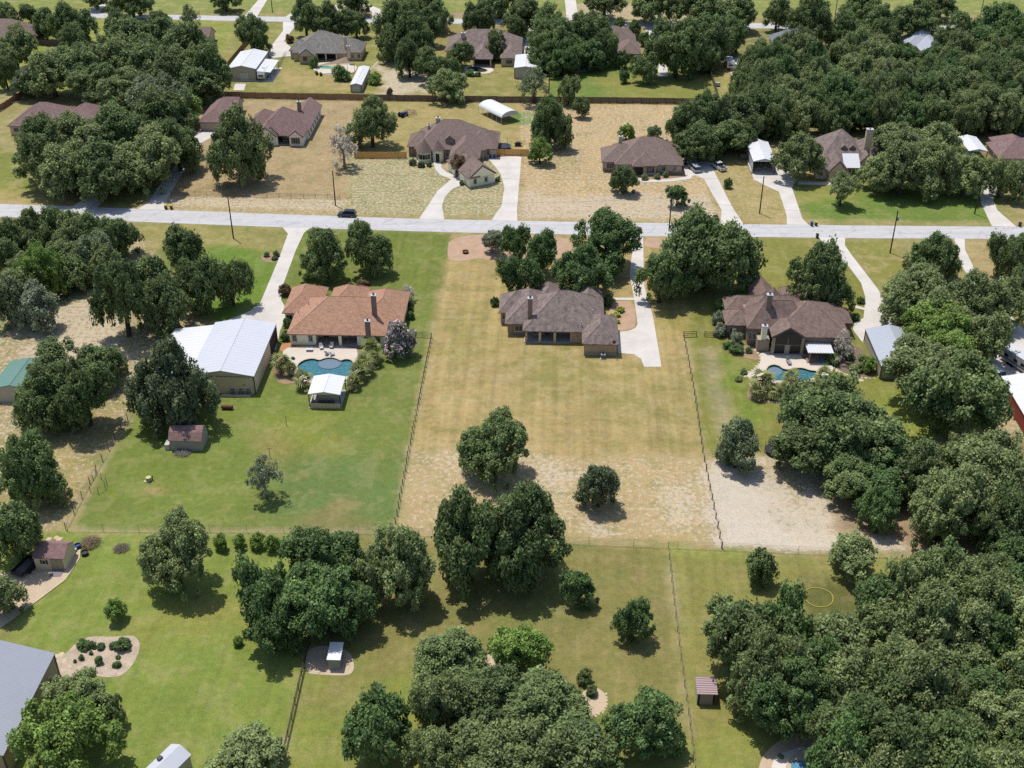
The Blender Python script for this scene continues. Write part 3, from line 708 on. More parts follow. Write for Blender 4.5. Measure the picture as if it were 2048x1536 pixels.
    def dormer(s, u, v, w, z0, zt, dep, m=None, frame=None):
        """little gabled dormer whose face stands at (u,v)"""
        rise = w*.55
        MB().box(u, v, z0, u+w, v+dep, zt).build('dormer_wall', m or s.wm, s.t)
        q = MB(); o = .22
        q.yprism([(u-o,zt-.12),(u+w+o,zt-.12),(u+w+o,zt),(u+w/2,zt+rise+.05),(u-o,zt)], v-.2, v+dep+1.5); q.build('dormer_roof', s.rm, s.t)
        q = MB(); q.add([(u,v-.03,zt),(u+w,v-.03,zt),(u+w/2,v-.03,zt+rise-.1)], [(0,1,2)])
        s.win(u+w*.2, v-.005, z0+.45, w*.6, zt-z0-.55, frame=frame)

# --- house with the orange-brown roof and the scalloped pool
h = House('house', 'stone house with orange-brown hipped roof and two brick chimneys beside pool', 'house', (573,668), 2.8, S_ORANGE, M_STONE)
h.roof(0, 0, 19.9, 15.3, .61, 'u', wall=False)
h.roof(-2.7, 8.6, 7.4, 11.6, .76, 'v')
h.roof(1.7, 12, 3.4, 8.2, .76, 'v')
h.roof(6.2, 10.5, 8.0, 9.6, .76, 'v')
h.roof(10.6, 11.5, 3.6, 9.0, .76, 'v')
h.roof(13.7, 5.6, 9.1, 13.2, .70, 'v')
h.wall(.5, .5, 5.7, 14.8); h.wall(5.6, 3.6, 14.6, 14.7, m=M_TANBR); h.wall(14.5, .55, 19.4, 14.75)
h.slab(5.5, .1, 14.7, 3.65); h.col(10.6, .7, .55); h.col(14.3, .8, .5)
h.win(.9, .5, .9, 1.0, 1.5); h.win(4.2, .5, .9, .9, 1.5); h.win(8.2, 3.6, .6, 2.1, 1.7, nx=3); h.win(11.6, 3.6, .3, 1.8, 2.1)
h.door(6.7, 3.6); h.win(15.4, .55, .9, 1.6, 1.4); h.win(17.6, .55, .9, 1.1, 1.4)
h.win(-2.0, 9.05, .9, 1.3, 1.3); h.garage(-2.25, 12.6, 4.8, face='l'); h.win(22.36, 8.0, .9, 1.2, 1.4, 'r'); h.win(22.36, 12.2, .9, 1.2, 1.4, 'r')
h.chimney(746.6, 590.5, 9.0, .95, .85, 4, M_BRICKB); h.chimney(734.6, 642.0, 6.3, .95, .85, 3, M_BRICKB)
h.vents([(617,604,5.2),(597,622,4.6),(680,600,6.4)])
# --- house with the long weathered roof on the dry plot
h = House('house', 'long brick house with streaked grey-brown roof on the dry grass plot', 'house', (1045,662), 2.8, S_GREYB, M_STONE2)
h.roof(0, 0, 16.6, 14.5, .77, 'u', wall=False)
h.roof(-3.7, 2.8, 9.4, 13.6, .77, 'v', wall=False)
h.roof(-5.2, 7.4, 7.2, 7.9, .8, 'u')
h.roof(11.9, -4.7, 7.3, 11.2, .77, 'v', e=2.75)
h.roof(2.0, 10.6, 6.2, 9.4, .8, 'v')
h.roof(10.2, 8.8, 6.3, 9.6, .77, 'v')
MB().prism([(-2.2,3.2),(2.0,3.2),(2.0,15.9),(-3.2,15.9),(-3.2,4.3)], 0, 2.75).build('wall', M_BRICKB, h.t)
h.wall(.45, 3.3, 16.1, 14.0, m=M_BRICKB); h.wall(9.6, .45, 12.2, 3.4)
h.slab(.3, .15, 9.7, 3.35); h.col(.75, .6, .45); h.col(3.5, .6, .5, m=M_TANBR); h.col(6.5, .6, .5, m=M_TANBR)
h.win(-1.7, 3.2, .9, 1.7, 1.4, nx=2); h.win(2.0, 3.3, .3, 1.6, 2.1); h.win(7.0, 3.3, .9, 1.9, 1.4, nx=3); h.door(4.4, 3.3); h.win(10.6, .45, 1.3, .6, .7)
h.garage(18.76, -3.4, 4.9, face='r'); h.win(-4.5, 7.85, 1, 1.1, 1.2)
h.wall(12.3, -4.42, 18.8, -4.2, 0, .7, M_TANTRIM, 'wall_footing'); h.chimney(1060.5, 596.5, 8.3, .9, .8, 3, M_BRICKB)
h.vents([(1146,592,7.0),(1186,621,5.2),(1163,645,4.4),(1172,599,6)])
# --- house with the big glazed porch
h = House('house', 'large brown-roofed house with tall screened gable porch facing the teal pool', 'house', (1494,657), 4.0, S_BROWN, M_BRICKB)
h.roof(5, -3.0, 14.9, 14.1, .62, 'u', wall=False); h.roof(0, 0, 13, 8.1, 1.08, 'u', wall=False); h.roof(.6, 5.2, 13, 8.0, .8, 'u', wall=False, e=3.6)
h.roof(-3.8, 3.1, 6.4, 6.3, .64, 'u', e=2.9); h.roof(-3.2, 9.0, 9.5, 6.0, .7, 'u', e=3.0); h.roof(2.9, 10.5, 5.0, 9.6, 1.0, 'v', 'hg', e=3.1); h.roof(9.2, 11.0, 6.2, 8.4, .85, 'v', e=3.1)
h.roof(14.6, 4.2, 7.4, 6.4, .62, 'u', e=3.2)
h.roof(4.4, -3.5, 6.8, 7.5, .66, 'v', 'gh', wall=False, e=4.05, gm=glass('dark_insect_screen', (.012,.012,.012), .5))
h.wall(.45, .45, 5.2, 11.0); h.wall(5.1, .3, 19.5, 10.6); h.wall(11.1, -2.55, 19.5, .35)
MB().tube((7.2,14.0,0),(7.2,14.0,4.0),1.4,None,14).build('turret_wall', M_BRICKB, h.t); MB().cone((7.2,14.0), 1.8, 4.0, 6.2).build('turret_roof', S_BROWN, h.t)
h.col(4.95, -3.1, .55, 3.9, M_TANTRIM); h.col(10.65, -3.1, .55, 3.9, M_TANTRIM); h.slab(4.4, -3.5, 11.3, .3)
M_SCREEN = glass('dark_insect_screen', (.012,.012,.012), .5)
q = MB(); q.add([(5.2,-3.0,.18),(10.4,-3.0,.18),(10.4,-3.0,3.9),(5.2,-3.0,3.9)], [(0,1,2,3)]); q.build('porch_screen', M_SCREEN, h.t)
q = MB()
for z in (2.1, 3.75): q.box(5.2,-3.07,z,10.4,-3.01,z+.1)
q.box(7.75,-3.08,.2,7.85,-3.015,3.9); q.build('porch_frame', M_TANTRIM, h.t); part_q = MB(); part_q.box(7.3,-3.1,.2,8.3,-3.02,2.1); part_q.build('screen_door', M_BRICKG, h.t)
h.wall(2.0, -2.2, 4.35, .4, 0, 2.7, M_TANTRIM, 'fireplace'); h.chimney(1530, 652, 5.6, 1.05, .85, 0, M_STONE)
h.chimney(1540, 589.5, 10.0, 1.05, .9, 5, M_BRICKB)
h.win(.6, .45, 1.2, .5, 1.7, nx=1); h.win(1.3, .45, 1.2, .65, 1.7); h.win(14.0, -2.55, 1.0, 2.2, 2.0, nx=3); h.win(17.0, -2.55, 1.0, 1.4, 2.0)
h.win(-2.8, 3.55, 1, 1.0, 1.2); h.vents([(1612,588,7.2),(1640,640,5.6)])
# --- far side of the street
h = House('house', 'brown brick house with steep hipped roof and curved front path', 'house', (1203,324), 2.8, S_TAUPE, M_BRICKG)
h.roof(3.4, -1.5, 18.3, 14.8, .68, 'u'); h.roof(0, 0, 11, 10.2, .65, 'u'); h.roof(8.2, -2.3, 6.7, 9, .72, 'v'); h.roof(8.0, -2.9, 3.3, 5, .9, 'v', wall=False); h.roof(16.5, 6, 5.4, 8.6, .6, 'v')
h.wall(.5, .42, 3.9, .46, 0, .9, M_BRICKB, 'wall_base'); h.wall(14.5, -1.08, 21.2, -1.04, 0, .95, M_BRICKB, 'wall_base')
h.win(1.4, .42, .75, 2.0, 1.6, nx=3); h.win(11.9, -1.85, .55, 2.1, 1.9, nx=3); h.win(16.0, -1.1, .9, 1.0, 1.3); h.win(19.0, -1.1, .9, .9, 1.3)
h.wall(8.5, -1.9, 11.0, -1.84, .1, 2.3, M_INT, 'entry_shade_panel'); h.wall(-.1, 3, .44, 3.3, 0, .1)  # flat dark panel paints the shade of the entry on the wall
h.chimney(1241.5, 273, 7.6, 1.0, .9, 2, M_BRICKG); h.vents([(1343,294,5.4),(1247,313,4)])

h = House('house', 'large taupe-roofed house with two cone turrets and diagonal stone garage wing', 'house', (828,298.6), 2.8, S_TAUPE, M_BRICKG)
h.roof(0, 0, 19.6, 15.4, .76, 'u'); h.roof(-2.2, 1.9, 7, 9.5, .6, 'u', wm=M_BRICKB); h.roof(14.5, 1.0, 8.3, 11, .72, 'u'); h.roof(10.0, -6.2, 8.4, 14, .78, 'v', 'hh', wall=False); h.roof(18, 5.5, 5.0, 8.4, .6, 'v')
h.wall(10.5, -3.0, 17.9, 3)
for (u, v, r, zt, e) in ((2.9, -.7, 1.9, 6.2, 2.7), (6.6, -.6, 1.55, 6.0, 3.2)):
    MB().tube((u,v,0),(u,v,e),r,None,16).build('turret_wall', M_STONE, h.t); MB().cone((u,v), r+.4, e, zt, 18).build('turret_roof', S_TAUPE, h.t)
for k in range(5):
    a = math.radians(-135+k*22.5); u, v = 2.9+1.92*math.cos(a), -.7+1.92*math.sin(a)
    q = MB(); q.box(-.3,-.04,.9,.3,.03,2.2); o = q.build('window', M_PANE, h.t); o.location = (u,v,0); o.rotation_euler = (0,0,a+math.pi/2)
h.wall(6.1, -2.2, 7.1, -2.14, .1, 2.4, M_INT, 'entry_arch_shade'); h.win(8.6, -.02, .8, 1.6, 1.5); h.win(19.7, 1.4, .8, 1.0, 1.6, nx=1); h.dormer(8.6, 1.9, 2.2, 3.2, 5.0, 2.6, M_BRICKB, M_FRAME)  # dark panel before the turret imitates the shaded entry arch
h.chimney(876, 236, 8.6, 1.1, .9, 3, M_BRICKG); h.chimney(858, 251, 6.4, .7, .7, 2, M_BRICKG)
g = House('garage_wing', 'diagonal stone garage wing', 'house', (958.7,352), 2.8, S_TAUPE, M_STONE, rz=0)
g_ang = math.radians(28); g.rz = g_ang; g.t.rotation_euler = (0,0,g_ang)
g.roof(-3.2, -.2, 8.2, 6.5, .72, 'v', 'gg'); g.roof(-3.0, 4.5, 7.8, 9.5, .72, 'v', 'hh'); g.roof(-3.35, -.45, 3.4, 5.0, .55, 'u', 'hh', wall=False)
g.win(1.6, .22, .8, .9, 1.3, nx=1); g.win(-1.6, .22, .8, .9, 1.3, nx=1); g.win(.6, .2, 3.6, .7, .8, nx=1, name='attic_vent'); g.garage(4.55, 1.2, 4.8, face='r')
d = g.o - h.o; q = math.cos(-LOT), math.sin(-LOT)
MW = Matrix.Translation((d.x*q[0]-d.y*q[1], d.x*q[1]+d.y*q[0], 0)) @ Matrix.Rotation(g_ang-LOT, 4, 'Z')
for ch in list(g.t.children):
    ch.parent = h.t; ch.matrix_basis = MW @ ch.matrix_basis
bpy.data.objects.remove(g.t)

h = House('house', 'pale limestone house with brown-mauve roof and twin front gables', 'house', (607.4,271), 2.8, S_PURPLE, M_WHITEST)
h.roof(-13.6, -.4, 13.8, 15, .78, 'u', 'hh', wall=False); h.roof(-6.2, 4, 7.0, 21.5, .72, 'v', 'hg'); h.roof(-4.4, -1.4, 4.6, 9, .82, 'v', 'gh'); h.roof(-13.8, -1.0, 6.4, 9, .82, 'v', 'gh'); h.roof(-11.6, -.2, 4.9, 8, 1.0, 'v', 'gh', wall=False); h.roof(-17.4, 8, 8, 9, .7, 'u')
h.wall(-13.2, 2.0, -.4, 14.2); h.slab(-8.2, -.5, -4.2, 2.1); h.wall(-8.0, 1.9, -4.4, 1.96, .2, 2.6, M_INT, 'porch_shade_panel'); h.col(-7.6, -.4, .5)  # dark sheet on the porch back wall, porch shade painted in
h.win(-12.6, -.56, .7, 2.2, 1.7, nx=2, shutters=M_DARKTRIM); h.win(-3.0, -.96, .7, 1.5, 1.7, nx=2, shutters=M_DARKTRIM); h.win(-2.4, -.94, 3.0, .5, .6, nx=1, name='attic_vent'); h.win(-11.0, -.54, 3.3, .5, .7, nx=1, name='attic_vent'); h.win(-6.4, 1.9, .5, 1.5, 1.7, nx=2)
for k in range(6): h.win(.33, 5+3.2*k, .9, 1.0, 1.3, 'r', nx=1, frame=M_DARKTRIM)
h.chimney(597.5, 203.5, 8.0, 1.0, .9, 3, M_BRICKB)

h = House('garage', 'detached brown-mauve roofed garage by the long wooden fence', 'garage', (395.5,244.3), 2.8, S_PURPLE, M_BRICKG)
h.roof(0, 0, 8.2, 15, .62, 'v', 'hg'); h.roof(.4, 11, 8.6, 8.2, .62, 'u', 'hg'); h.garage(.44, 6, 4.8, face='l'); h.wall(7.76, 4, 7.82, 6, .1, 2.1, M_DARKTRIM, 'side_door')

h = House('house', 'grey-brown house with twin dormers, tan chimney and white metal porch roof', 'house', (1635.6,339), 2.8, S_GREYB, M_TANBR)
h.roof(1.0, 4.0, 13.6, 17, .78, 'u', 'hh', e=2.9); h.roof(-.6, 0, 6.0, 13, .8, 'v', 'hh'); h.roof(2.4, -1.6, 5.4, 13, 1.15, 'v', 'gh'); h.roof(11.0, 3.6, 5.0, 10, 1.15, 'v', 'gh'); h.roof(11.5, 9.5, 9.2, 9.6, .85, 'u', 'hh'); h.roof(-6, 10, 9, 8, .7, 'u')
h.dormer(7.2, 7.6, 1.4, 4.6, 6.0, 2.4, M_BRICKB); h.dormer(9.4, 7.6, 1.4, 4.6, 6.0, 2.4, M_BRICKB)
M_WMETAL = mat('white_metal_sheet', C(248,248,250), .45, .04, 1.2, spec=.4)
q = MB(); q.add([(7.3,2.0,2.6),(11.6,2.0,2.6),(11.6,6.4,4.9),(7.3,6.4,4.9),(7.3,2.0,2.5),(11.6,2.0,2.5),(11.6,6.4,4.8),(7.3,6.4,4.8)], [(0,1,2,3),(7,6,5,4),(0,4,5,1),(1,5,6,2),(2,6,7,3),(3,7,4,0)]); q.build('porch_roof', M_WMETAL, h.t)
for u in (7.7, 9.4, 11.2): h.col(u, 2.3, .25, 2.5, M_FRAME)
h.win(4.4, -1.16, .5, 2.1, 1.6, nx=3); h.win(4.8, -1.16, 3.4, .7, 1.0, nx=1); h.win(.6, .42, .9, 1.0, 1.2); h.win(13.0, 4.02, 3.4, .8, 1.0, nx=1); h.win(12.6, 4.02, .8, 1.8, 1.5, nx=3)
q = MB(); q.box(4.2, -2.0, 2.35, 6.7, -1.16, 2.5); q.build('awning', M_WMETAL, h.t)
h.chimney(1740, 258.5, 11.0, 1.7, 1.2, 3, M_TANBR)

h = House('house', 'far house with big grey hipped roof beside tan shade sail', 'house', (583,106), 2.8, S_GREY, M_TANBR)
h.roof(0, 0, 18.4, 17, .63, 'u', wall=False); h.roof(14.8, 1.2, 8.9, 11.5, .62, 'u'); h.roof(-1.5, 2.6, 6, 9, .6, 'u'); h.roof(2.6, -3.0, 5.8, 8.5, .8, 'v', 'gh'); h.roof(12, 7, 7, 10, .62, 'v')
h.wall(.5, .5, 8.2, 16.4); h.wall(8.1, 3.2, 15.2, 16.2, m=M_INT); h.wall(15, 1.7, 18, 12); h.slab(8, .3, 15.2, 3.3); h.col(11.4, .8, .5); h.col(8.4, .7, .4); h.col(15, .8, .4)  # porch back wall carries the painted shade tone
h.win(4.2, -2.56, .9, 1.5, 1.5, nx=2); h.win(19.5, 1.6, .9, 1.2, 1.3); h.win(22.0, 1.6, .9, .9, 1.3); h.chimney(696.5, 92, 6.0, 1.1, .9, 2, M_TANBR); h.chimney(690, 74, 7.5, .8, .8, 2, M_TANBR); h.vents([(633,79,6.5),(610,90,5.5)])

h = House('house', 'far house with dark grey-brown roof behind a garden pond', 'house', (945,118), 2.8, S_GREYB, M_TANBR)
h.roof(-10, 8.5, 26, 17, .62, 'u', wall=False); h.roof(-.3, 0, 7.0, 17, .7, 'v', 'hh', wall=False); h.roof(9, 1.2, 7.2, 14, .62, 'v'); h.wall(-9.4, 9, 15.4, 25); h.wall(.2, 3, 6.2, 12, m=M_INT); h.col(.4,.6,.4); h.col(6.0,.6,.4); h.slab(0,.3,6.4,3.1)  # wall behind the columns is coloured as porch shade
h.chimney(926, 66, 7.5, 1.3, 1, 3, M_TANBR); h.win(11, 1.6, .8, 2.2, 1.4, nx=3)

h = House('house', 'far brown-roofed house half behind dark trees and a bright blue pool', 'house', (1238,107), 2.8, S_TAUPE, M_BRICKB)
h.roof(-.4, -.3, 7.9, 13, .72, 'v', 'hh'); h.roof(-12, 9, 18.6, 14, .7, 'u', 'hh'); h.roof(-.6, 12, 6.4, 16, .75, 'v', 'hh'); h.win(1.5, .15, .9, 1.6, 1.2); h.win(-8, 9.4, .9, 2, 1.3)

h = House('house', 'maroon-brown roofed house behind a dense oak stand', 'house', (14,252), 2.8, S_PURPLE, M_TANBR)
h.roof(0, 0, 17, 15, .62, 'u'); h.roof(14, 3, 12, 13, .62, 'u'); h.roof(6, -2.5, 8.5, 12, .66, 'v', 'hh'); h.win(1.5,.42,.9,1.4,1.3)
h = House('house', 'mauve roofed house at the frame edge beside a carport', 'house', (1998,317), 2.8, S_PURPLE, M_TANBR)
h.roof(0, 0, 18, 12, .62, 'u'); h.roof(2, 3, 9, 13, .62, 'v'); h.vents([(1994,286,6)]); h.win(2.0,.42,.9,1.6,1.3,nx=3); h.win(6.0,.42,.9,1.2,1.3)
h = House('house', 'brown roofed house with dark fence behind it, beside far road', 'house', (-12,80), 2.8, S_TAUPE, M_BRICKB)
h.roof(-8, 0, 20, 16, .66, 'u'); h.roof(0, 2, 13.2, 10, .6, 'u'); h.win(9, 2.4, .9, 1.4, 1.3)
h = House('house', 'little brown roofed house just behind the oak crowns by the far road', 'house', (362,76), 2.8, S_TAUPE, M_TANBR)
h.roof(0, 0, 10, 9, .6, 'u', 'hg'); h.win(6, .42, .9, 1.2, 1.2); h.roof(-20, 3, 12, 9, .6, 'u')
h = House('house', 'slate grey hipped house buried in the oak wood', 'house', (1548,92), 3.0, S_SLATE, M_TANBR)
h.roof(0, 0, 16, 13, .68, 'u'); h.roof(3, 3, 9, 12, .62, 'v'); h.chimney(1609, 88, 7.2, 1, .9, 2, M_WHITEST)
M_GALV = mat('pale_blue_grey_metal', C(200,206,216), .5, .06, 1.0, spec=.4)
h = House('house', 'house with pale blue-grey metal roof among dark oaks', 'house', (1815,92), 3.0, M_GALV, M_TANBR)
h.roof(0, 0, 12, 11, .75, 'u', 'hh'); h.roof(3, -7, 8, 14, .7, 'v', 'gh'); h.roof(10, 2, 12, 9, .6, 'u'); h.win(5.5,-6.56,.9,1.6,1.3)

# ------------------------------------------------------------------ metal buildings and sheds
M_WHITE_R = mat('bright_white_metal_roof', C(252,252,252), .45, .03, .8, spec=.4)
M_BLUISH_R = mat('bluish_white_metal_roof', C(232,233,240), .45, .05, .8, spec=.4)
M_TANM = mat('tan_metal_siding', C(176,158,134,.7), .6, .08, 1.5)
M_GREYM = mat('grey_tan_siding', C(150,144,128,.75), .6, .08, 1.5)
M_STEEL = mat('dark_steel_trim', C(84,80,84), .5, .1, 2)
def ribs(t, quad, n, m, w=.045, hgt=.014, along=True):
    """raised seams on a roof plane; quad = four corners (eave0, eave1, top1, top0)"""
    a, b2, c, d = [Vector(q) for q in quad]; nr = (b2-a).cross(d-a).normalized()
    if nr.z < 0: nr = -nr
    q = MB()
    for i in range(n+1):
        k = i/n; p0 = a.lerp(b2, k); p1 = d.lerp(c, k)
        s = (b2-a).normalized()*w/2
        if i == 0: p0 = p0+s; p1 = p1+s
        if i == n: p0 = p0-s; p1 = p1-s
        q.hexa([p0-s, p0+s, p1+s, p1-s], [p0-s+nr*hgt, p0+s+nr*hgt, p1+s+nr*hgt, p1-s+nr*hgt])
    return q.build('roof_seams', m, t)
def metal(name, label, cat, anchor, z, W, D, rise, r='v', roof_m=None, wall_m=None, rz=LOT, over=.15, base=None, open_n=False, group=None, nr=None, walls='nlrf', trim=None):
    """gabled metal building; anchor = near left eave corner; walls: which sides are closed"""
    p = G(*anchor, z); t = thing(name, label, cat, (p.x, p.y, 0), rz, group)
    rm = roof_m or M_WHITE_R; wm = wall_m or M_TANM; o = over; th = .12
    L, B = (D, W) if r == 'v' else (W, D)
    def T(l_, b_, zz): return (b_, l_, zz) if r == 'v' else (l_, b_, zz)
    for side in (0, 1):
        b0, b1 = (0, B/2) if side == 0 else (B, B/2)
        vs = [T(0,b0,z), T(L,b0,z), T(L,b1,z+rise), T(0,b1,z+rise)]
        lo = [(q[0], q[1], q[2]-th) for q in vs]
        MB().hexa(lo, vs).build('roof', rm, t); 
        # seams run from eave to ridge
        ribs(t, vs, nr or max(3, int(L/1.2)), rm)
    MB().tube(T(.02,B/2,z+rise+.0), T(L-.02,B/2,z+rise+.0), .09, None, 6).build('ridge_cap', rm, t)
    u0, v0, u1, v1 = o, o, W-o, D-o; k = .1; ze = z-.13
    def wall_(x0,y0,x1,y1): MB().box(x0,y0,0,x1,y1,ze).build('wall', wm, t)
    if 'n' in walls: wall_(u0,v0,u1,v0+k)
    if 'f' in walls: wall_(u0,v1-k,u1,v1)
    if 'l' in walls: wall_(u0,v0+k,u0+k,v1-k)
    if 'r' in walls: wall_(u1-k,v0+k,u1,v1-k)
    h2 = rise*(B-2*o)/B
    for e_, c_ in ((o, 'n' if r == 'v' else 'l'), (L-o-k, 'f' if r == 'v' else 'r')):
        q = MB(); A = [(e_,o,ze),(e_,B-o,ze),(e_,B/2,ze+h2)]; A2 = [(e_+k,b_,zz) for _,b_,zz in A]
        q.add([T(*i) for i in A]+[T(*i) for i in A2], [(0,1,2),(5,4,3),(0,3,4,1),(1,4,5,2),(2,5,3,0)]); q.build('gable', wm, t)
    q = MB()
    for (x, y) in ((u0+.06,v0+.06),(u1-.06,v0+.06),(u0+.06,v1-.06),(u1-.06,v1-.06)): pass
    for (x, y) in ((u0,v0),(u1,v0),(u0,v1),(u1,v1)): MB().box(x-.09,y-.09,0,x+.09,y+.09,ze-.01).build('corner_post', trim or M_STEEL, t)
    return t
def part_box(t, name, x0, y0, z0, x1, y1, z1, m): return MB().box(x0,y0,z0,x1,y1,z1).build(name, m, t)

t = metal('workshop', 'wide white-roofed tan metal workshop with open bay, beside palm trees', 'workshop', (444-64,753), 4.0, 12.4, 20.2, 1.1, roof_m=M_BLUISH_R, nr=20)
t.location = G(507.8,752.9,4.0).to_2d().to_3d() + Vector((-12.4*math.cos(LOT), -12.4*math.sin(LOT), 0))
vs = [(-8.1,.1,2.75),(-8.1,19.4,2.75),(-.05,19.4,3.85),(-.05,.1,3.85)]
MB().hexa([(a,b,c-.1) for a,b,c in vs], vs).build('lean_to_roof', M_WHITE_R, t); ribs(t, vs, 18, M_WHITE_R)
part_box(t,'lean_to_wall',-7.95,.3,0,.1,.4,2.7,M_TANM); part_box(t,'lean_to_wall',-7.98,.4,0,-7.88,19.2,2.62,M_TANM)
part_box(t,'bay_shade_panel',12.26,14.0,.02,12.36,19.6,3.3,M_INT); part_box(t,'eave_trim',-.1,-.02,3.78,12.5,.0,3.88,M_STEEL)  # bay is a dark sheet on the closed wall, painted as inner shade
part_box(t,'electric_box',11.3,.05,1.1,11.75,.14,1.7,M_FRAME); part_box(t,'wall_lamp',10.2,.02,1.9,10.4,.14,2.1,M_STEEL)
for i in range(24): part_box(t,'siding_rib',.35+i*.5,.11,.05,.42+i*.5,.148,3.8,M_TANM)

t = metal('barn', 'tan metal barn with white roof and camper bay, beside long fence', 'barn', (454,137), 4.0, 9.3, 18.6, 1.0, wall_m=M_GREYM, nr=15)
vs = [(9.3,.0,3.3),(9.3,13.2,3.3),(13.9,13.2,2.9),(13.9,.0,2.9)]
MB().hexa([(a,b,c-.1) for a,b,c in vs], vs).build('lean_to_roof', M_WHITE_R, t); ribs(t, [vs[3],vs[2],vs[1],vs[0]], 12, M_WHITE_R)
for y in (.3, 6.5, 12.9): part_box(t,'post',13.6,y,0,13.75,y+.15,2.8,M_STEEL)
part_box(t,'roll_up_door',3.9,.03,0,6.6,.14,2.6,M_FRAME); part_box(t,'slab',-.3,-.6,-.1,14.6,14,.12,M_CONC)
t = metal('storage_shed', 'long narrow white-roofed storage shed with roll-up door, beside green shrub', 'shed', (700,169.5), 2.5, 3.7, 18.6, .45, wall_m=M_GREYM, nr=16)
part_box(t,'roll_up_door',.7,.04,0,3.0,.14,2.0,M_FRAME)
t = metal('carport_shed', 'white-roofed grey shed behind sparse grey tree, beyond long fence', 'shed', (1028,135.5), 3.6, 7.4, 14, .5, wall_m=M_GREYM, nr=12)
t = metal('carport', 'white-roofed open carport at the end of a forked driveway', 'carport', (1506.7,322.7), 3.5, 6.0, 14.8, .8, wall_m=M_BLUISH_R, walls='lrf', nr=13)
part_box(t,'slab',-.1,.1,-.05,6.1,14.7,.14,M_CONC); part_box(t,'low_wall',-.35,.2,0,-.1,6,.7,M_FRAME)
t = metal('workshop', 'grey metal building with skylight seams beside curved drive', 'workshop', (1762.9,732.1), 3.0, 9.2, 14.4, 1.1, wall_m=M_GREYM, roof_m=M_GALV, nr=16)
part_box(t,'eave_trim',-.03,0,2.8,.0,14.4,2.86,M_STEEL)
t = metal('barn', 'red barn with white metal roof at the end of a long drive', 'barn', (2052,832), 3.2, 9, 8.4, .9, wall_m=mat('barn_red_siding', C(128,52,46,1.0), .6, .1, 1.5), nr=9)
t.location = G(2002.5,752.5,3.2).to_2d().to_3d() + Vector((15*math.sin(LOT), -15*math.cos(LOT), 0)); 
for ch in t.children: ch.location.y += 0
t.scale = (1, 15/8.4, 1)
part_box(t,'side_door',.06,7.2*.96,.8,.14,7.2*1.06,2.3,M_FRAME)
t = metal('barn', 'green metal roofed barn behind a dark oak clump', 'barn', (-22,778), 3.0, 8.0, 10, .9, roof_m=mat('green_metal_roof', C(116,156,142), .5, .06, 1), wall_m=M_GREYM, nr=10)
t = metal('barn', 'grey ribbed metal roof building beside pebble garden', 'barn', (-46,1500), 4.0, 17, 17.4, 2.6, wall_m=mat('taupe_siding', C(150,136,112,.95), .6, .08, 1.5), roof_m=mat('silver_metal_roof', C(178,182,192), .5, .06, .8), nr=52)
t.location = G(110,1306,4.0).to_2d().to_3d() + Vector((-17*math.cos(LOT)+17.4*math.sin(LOT), -17*math.sin(LOT)-17.4*math.cos(LOT), 0))
for y in (2.0, 8.5, 14.2):
    f = part_box(t,'window',16.86,y,1.3,16.93,y+1.0,2.4,M_FRAME); part_box(f,'pane',16.932,y+.1,1.4,16.95,y+.9,2.3,M_PANE)

def shed(name, label, anchor, z, W, D, prof, roof_m, wall_m, rz=LOT, door=None, r='u'):
    """small shed with ridge along u and a roof profile given across v"""
    p = G(*anchor, z); t = thing(name, label, 'shed', (p.x, p.y, 0), rz)
    MB().xprism([(.12,0)]+[(v if 0 < v < D else (.12 if v == 0 else D-.12), zz-.06) for v, zz in prof]+[(D-.12,0)], .15, W-.15).build('wall', wall_m, t)
    for i in range(len(prof)-1):
        a, b2 = prof[i], prof[i+1]
        MB().xprism([(a[0],a[1]-.04),(b2[0],b2[1]-.04),(b2[0],b2[1]+.05),(a[0],a[1]+.05)][::-1], 0, W).build('roof', roof_m, t)
    return t
t = shed('garden_shed', 'gambrel garden shed with mauve shingle roof on green lawn', (336,882), 2.1, 5.9, 4.3, [(0,2.1),(1.0,3.3),(2.15,3.9),(3.3,3.3),(4.3,2.1)], shingle('plum_shingles', C(146,116,112,1.22), .1), mat('taupe_paint', C(146,140,128,.9), .8, .05, 2))
part_box(t,'tarp_bundle',-.9,.2,0,-.1,1.8,1.1,M_FRAME); 
t = shed('garden_shed', 'tan gable shed with maroon roof and a double door, by dump trailer', (64,1117), 2.2, 5.0, 4.2, [(0,2.2),(2.1,3.5),(4.2,2.2)], MATS['plum_shingles'], mat('cream_paint', C(206,188,156,.95), .8, .05, 2))
f = part_box(t,'window',1.35,.03,1.1,1.95,.11,1.85,M_FRAME); part_box(f,'pane',1.43,.012,1.18,1.87,.029,1.77,M_PANE)
for x in (1.08, 1.98): part_box(t,'shutter',x,.04,1.08,x+.24,.118,1.88,M_DARKTRIM)
for x in (2.65, 3.6): part_box(t,'door',x,.03,.15,x+.92,.118,2.0,mat('cream_door', C(196,180,150), .8, .05, 2))
q = MB(); q.hexa([(2.7,-1.6,0),(4.5,-1.6,0),(4.5,.05,0),(2.7,.05,0)], [(2.7,-1.6,.03),(4.5,-1.6,.03),(4.5,.05,.2),(2.7,.05,.2)]); q.build('ramp', mat('weathered_ramp', C(150,140,140), .8, .1, 2), t)
t = shed('pump_house', 'small white metal pump house between an oak clump and dark fence', (653,1320), 1.95, 1.9, 3.1, [(0,1.95),(3.1,2.25)], M_WHITE_R, mat('pale_grey_siding', C(176,176,166), .7, .06, 2))
t = shed('garden_shed', 'small shed with a white and a grey roof slope, beside olive shrub', (330,1562), 2.3, 4.6, 3.4, [(0,2.3),(1.7,3.2),(3.4,2.3)], M_BLUISH_R, M_GREYM, rz=LOT+math.radians(62))
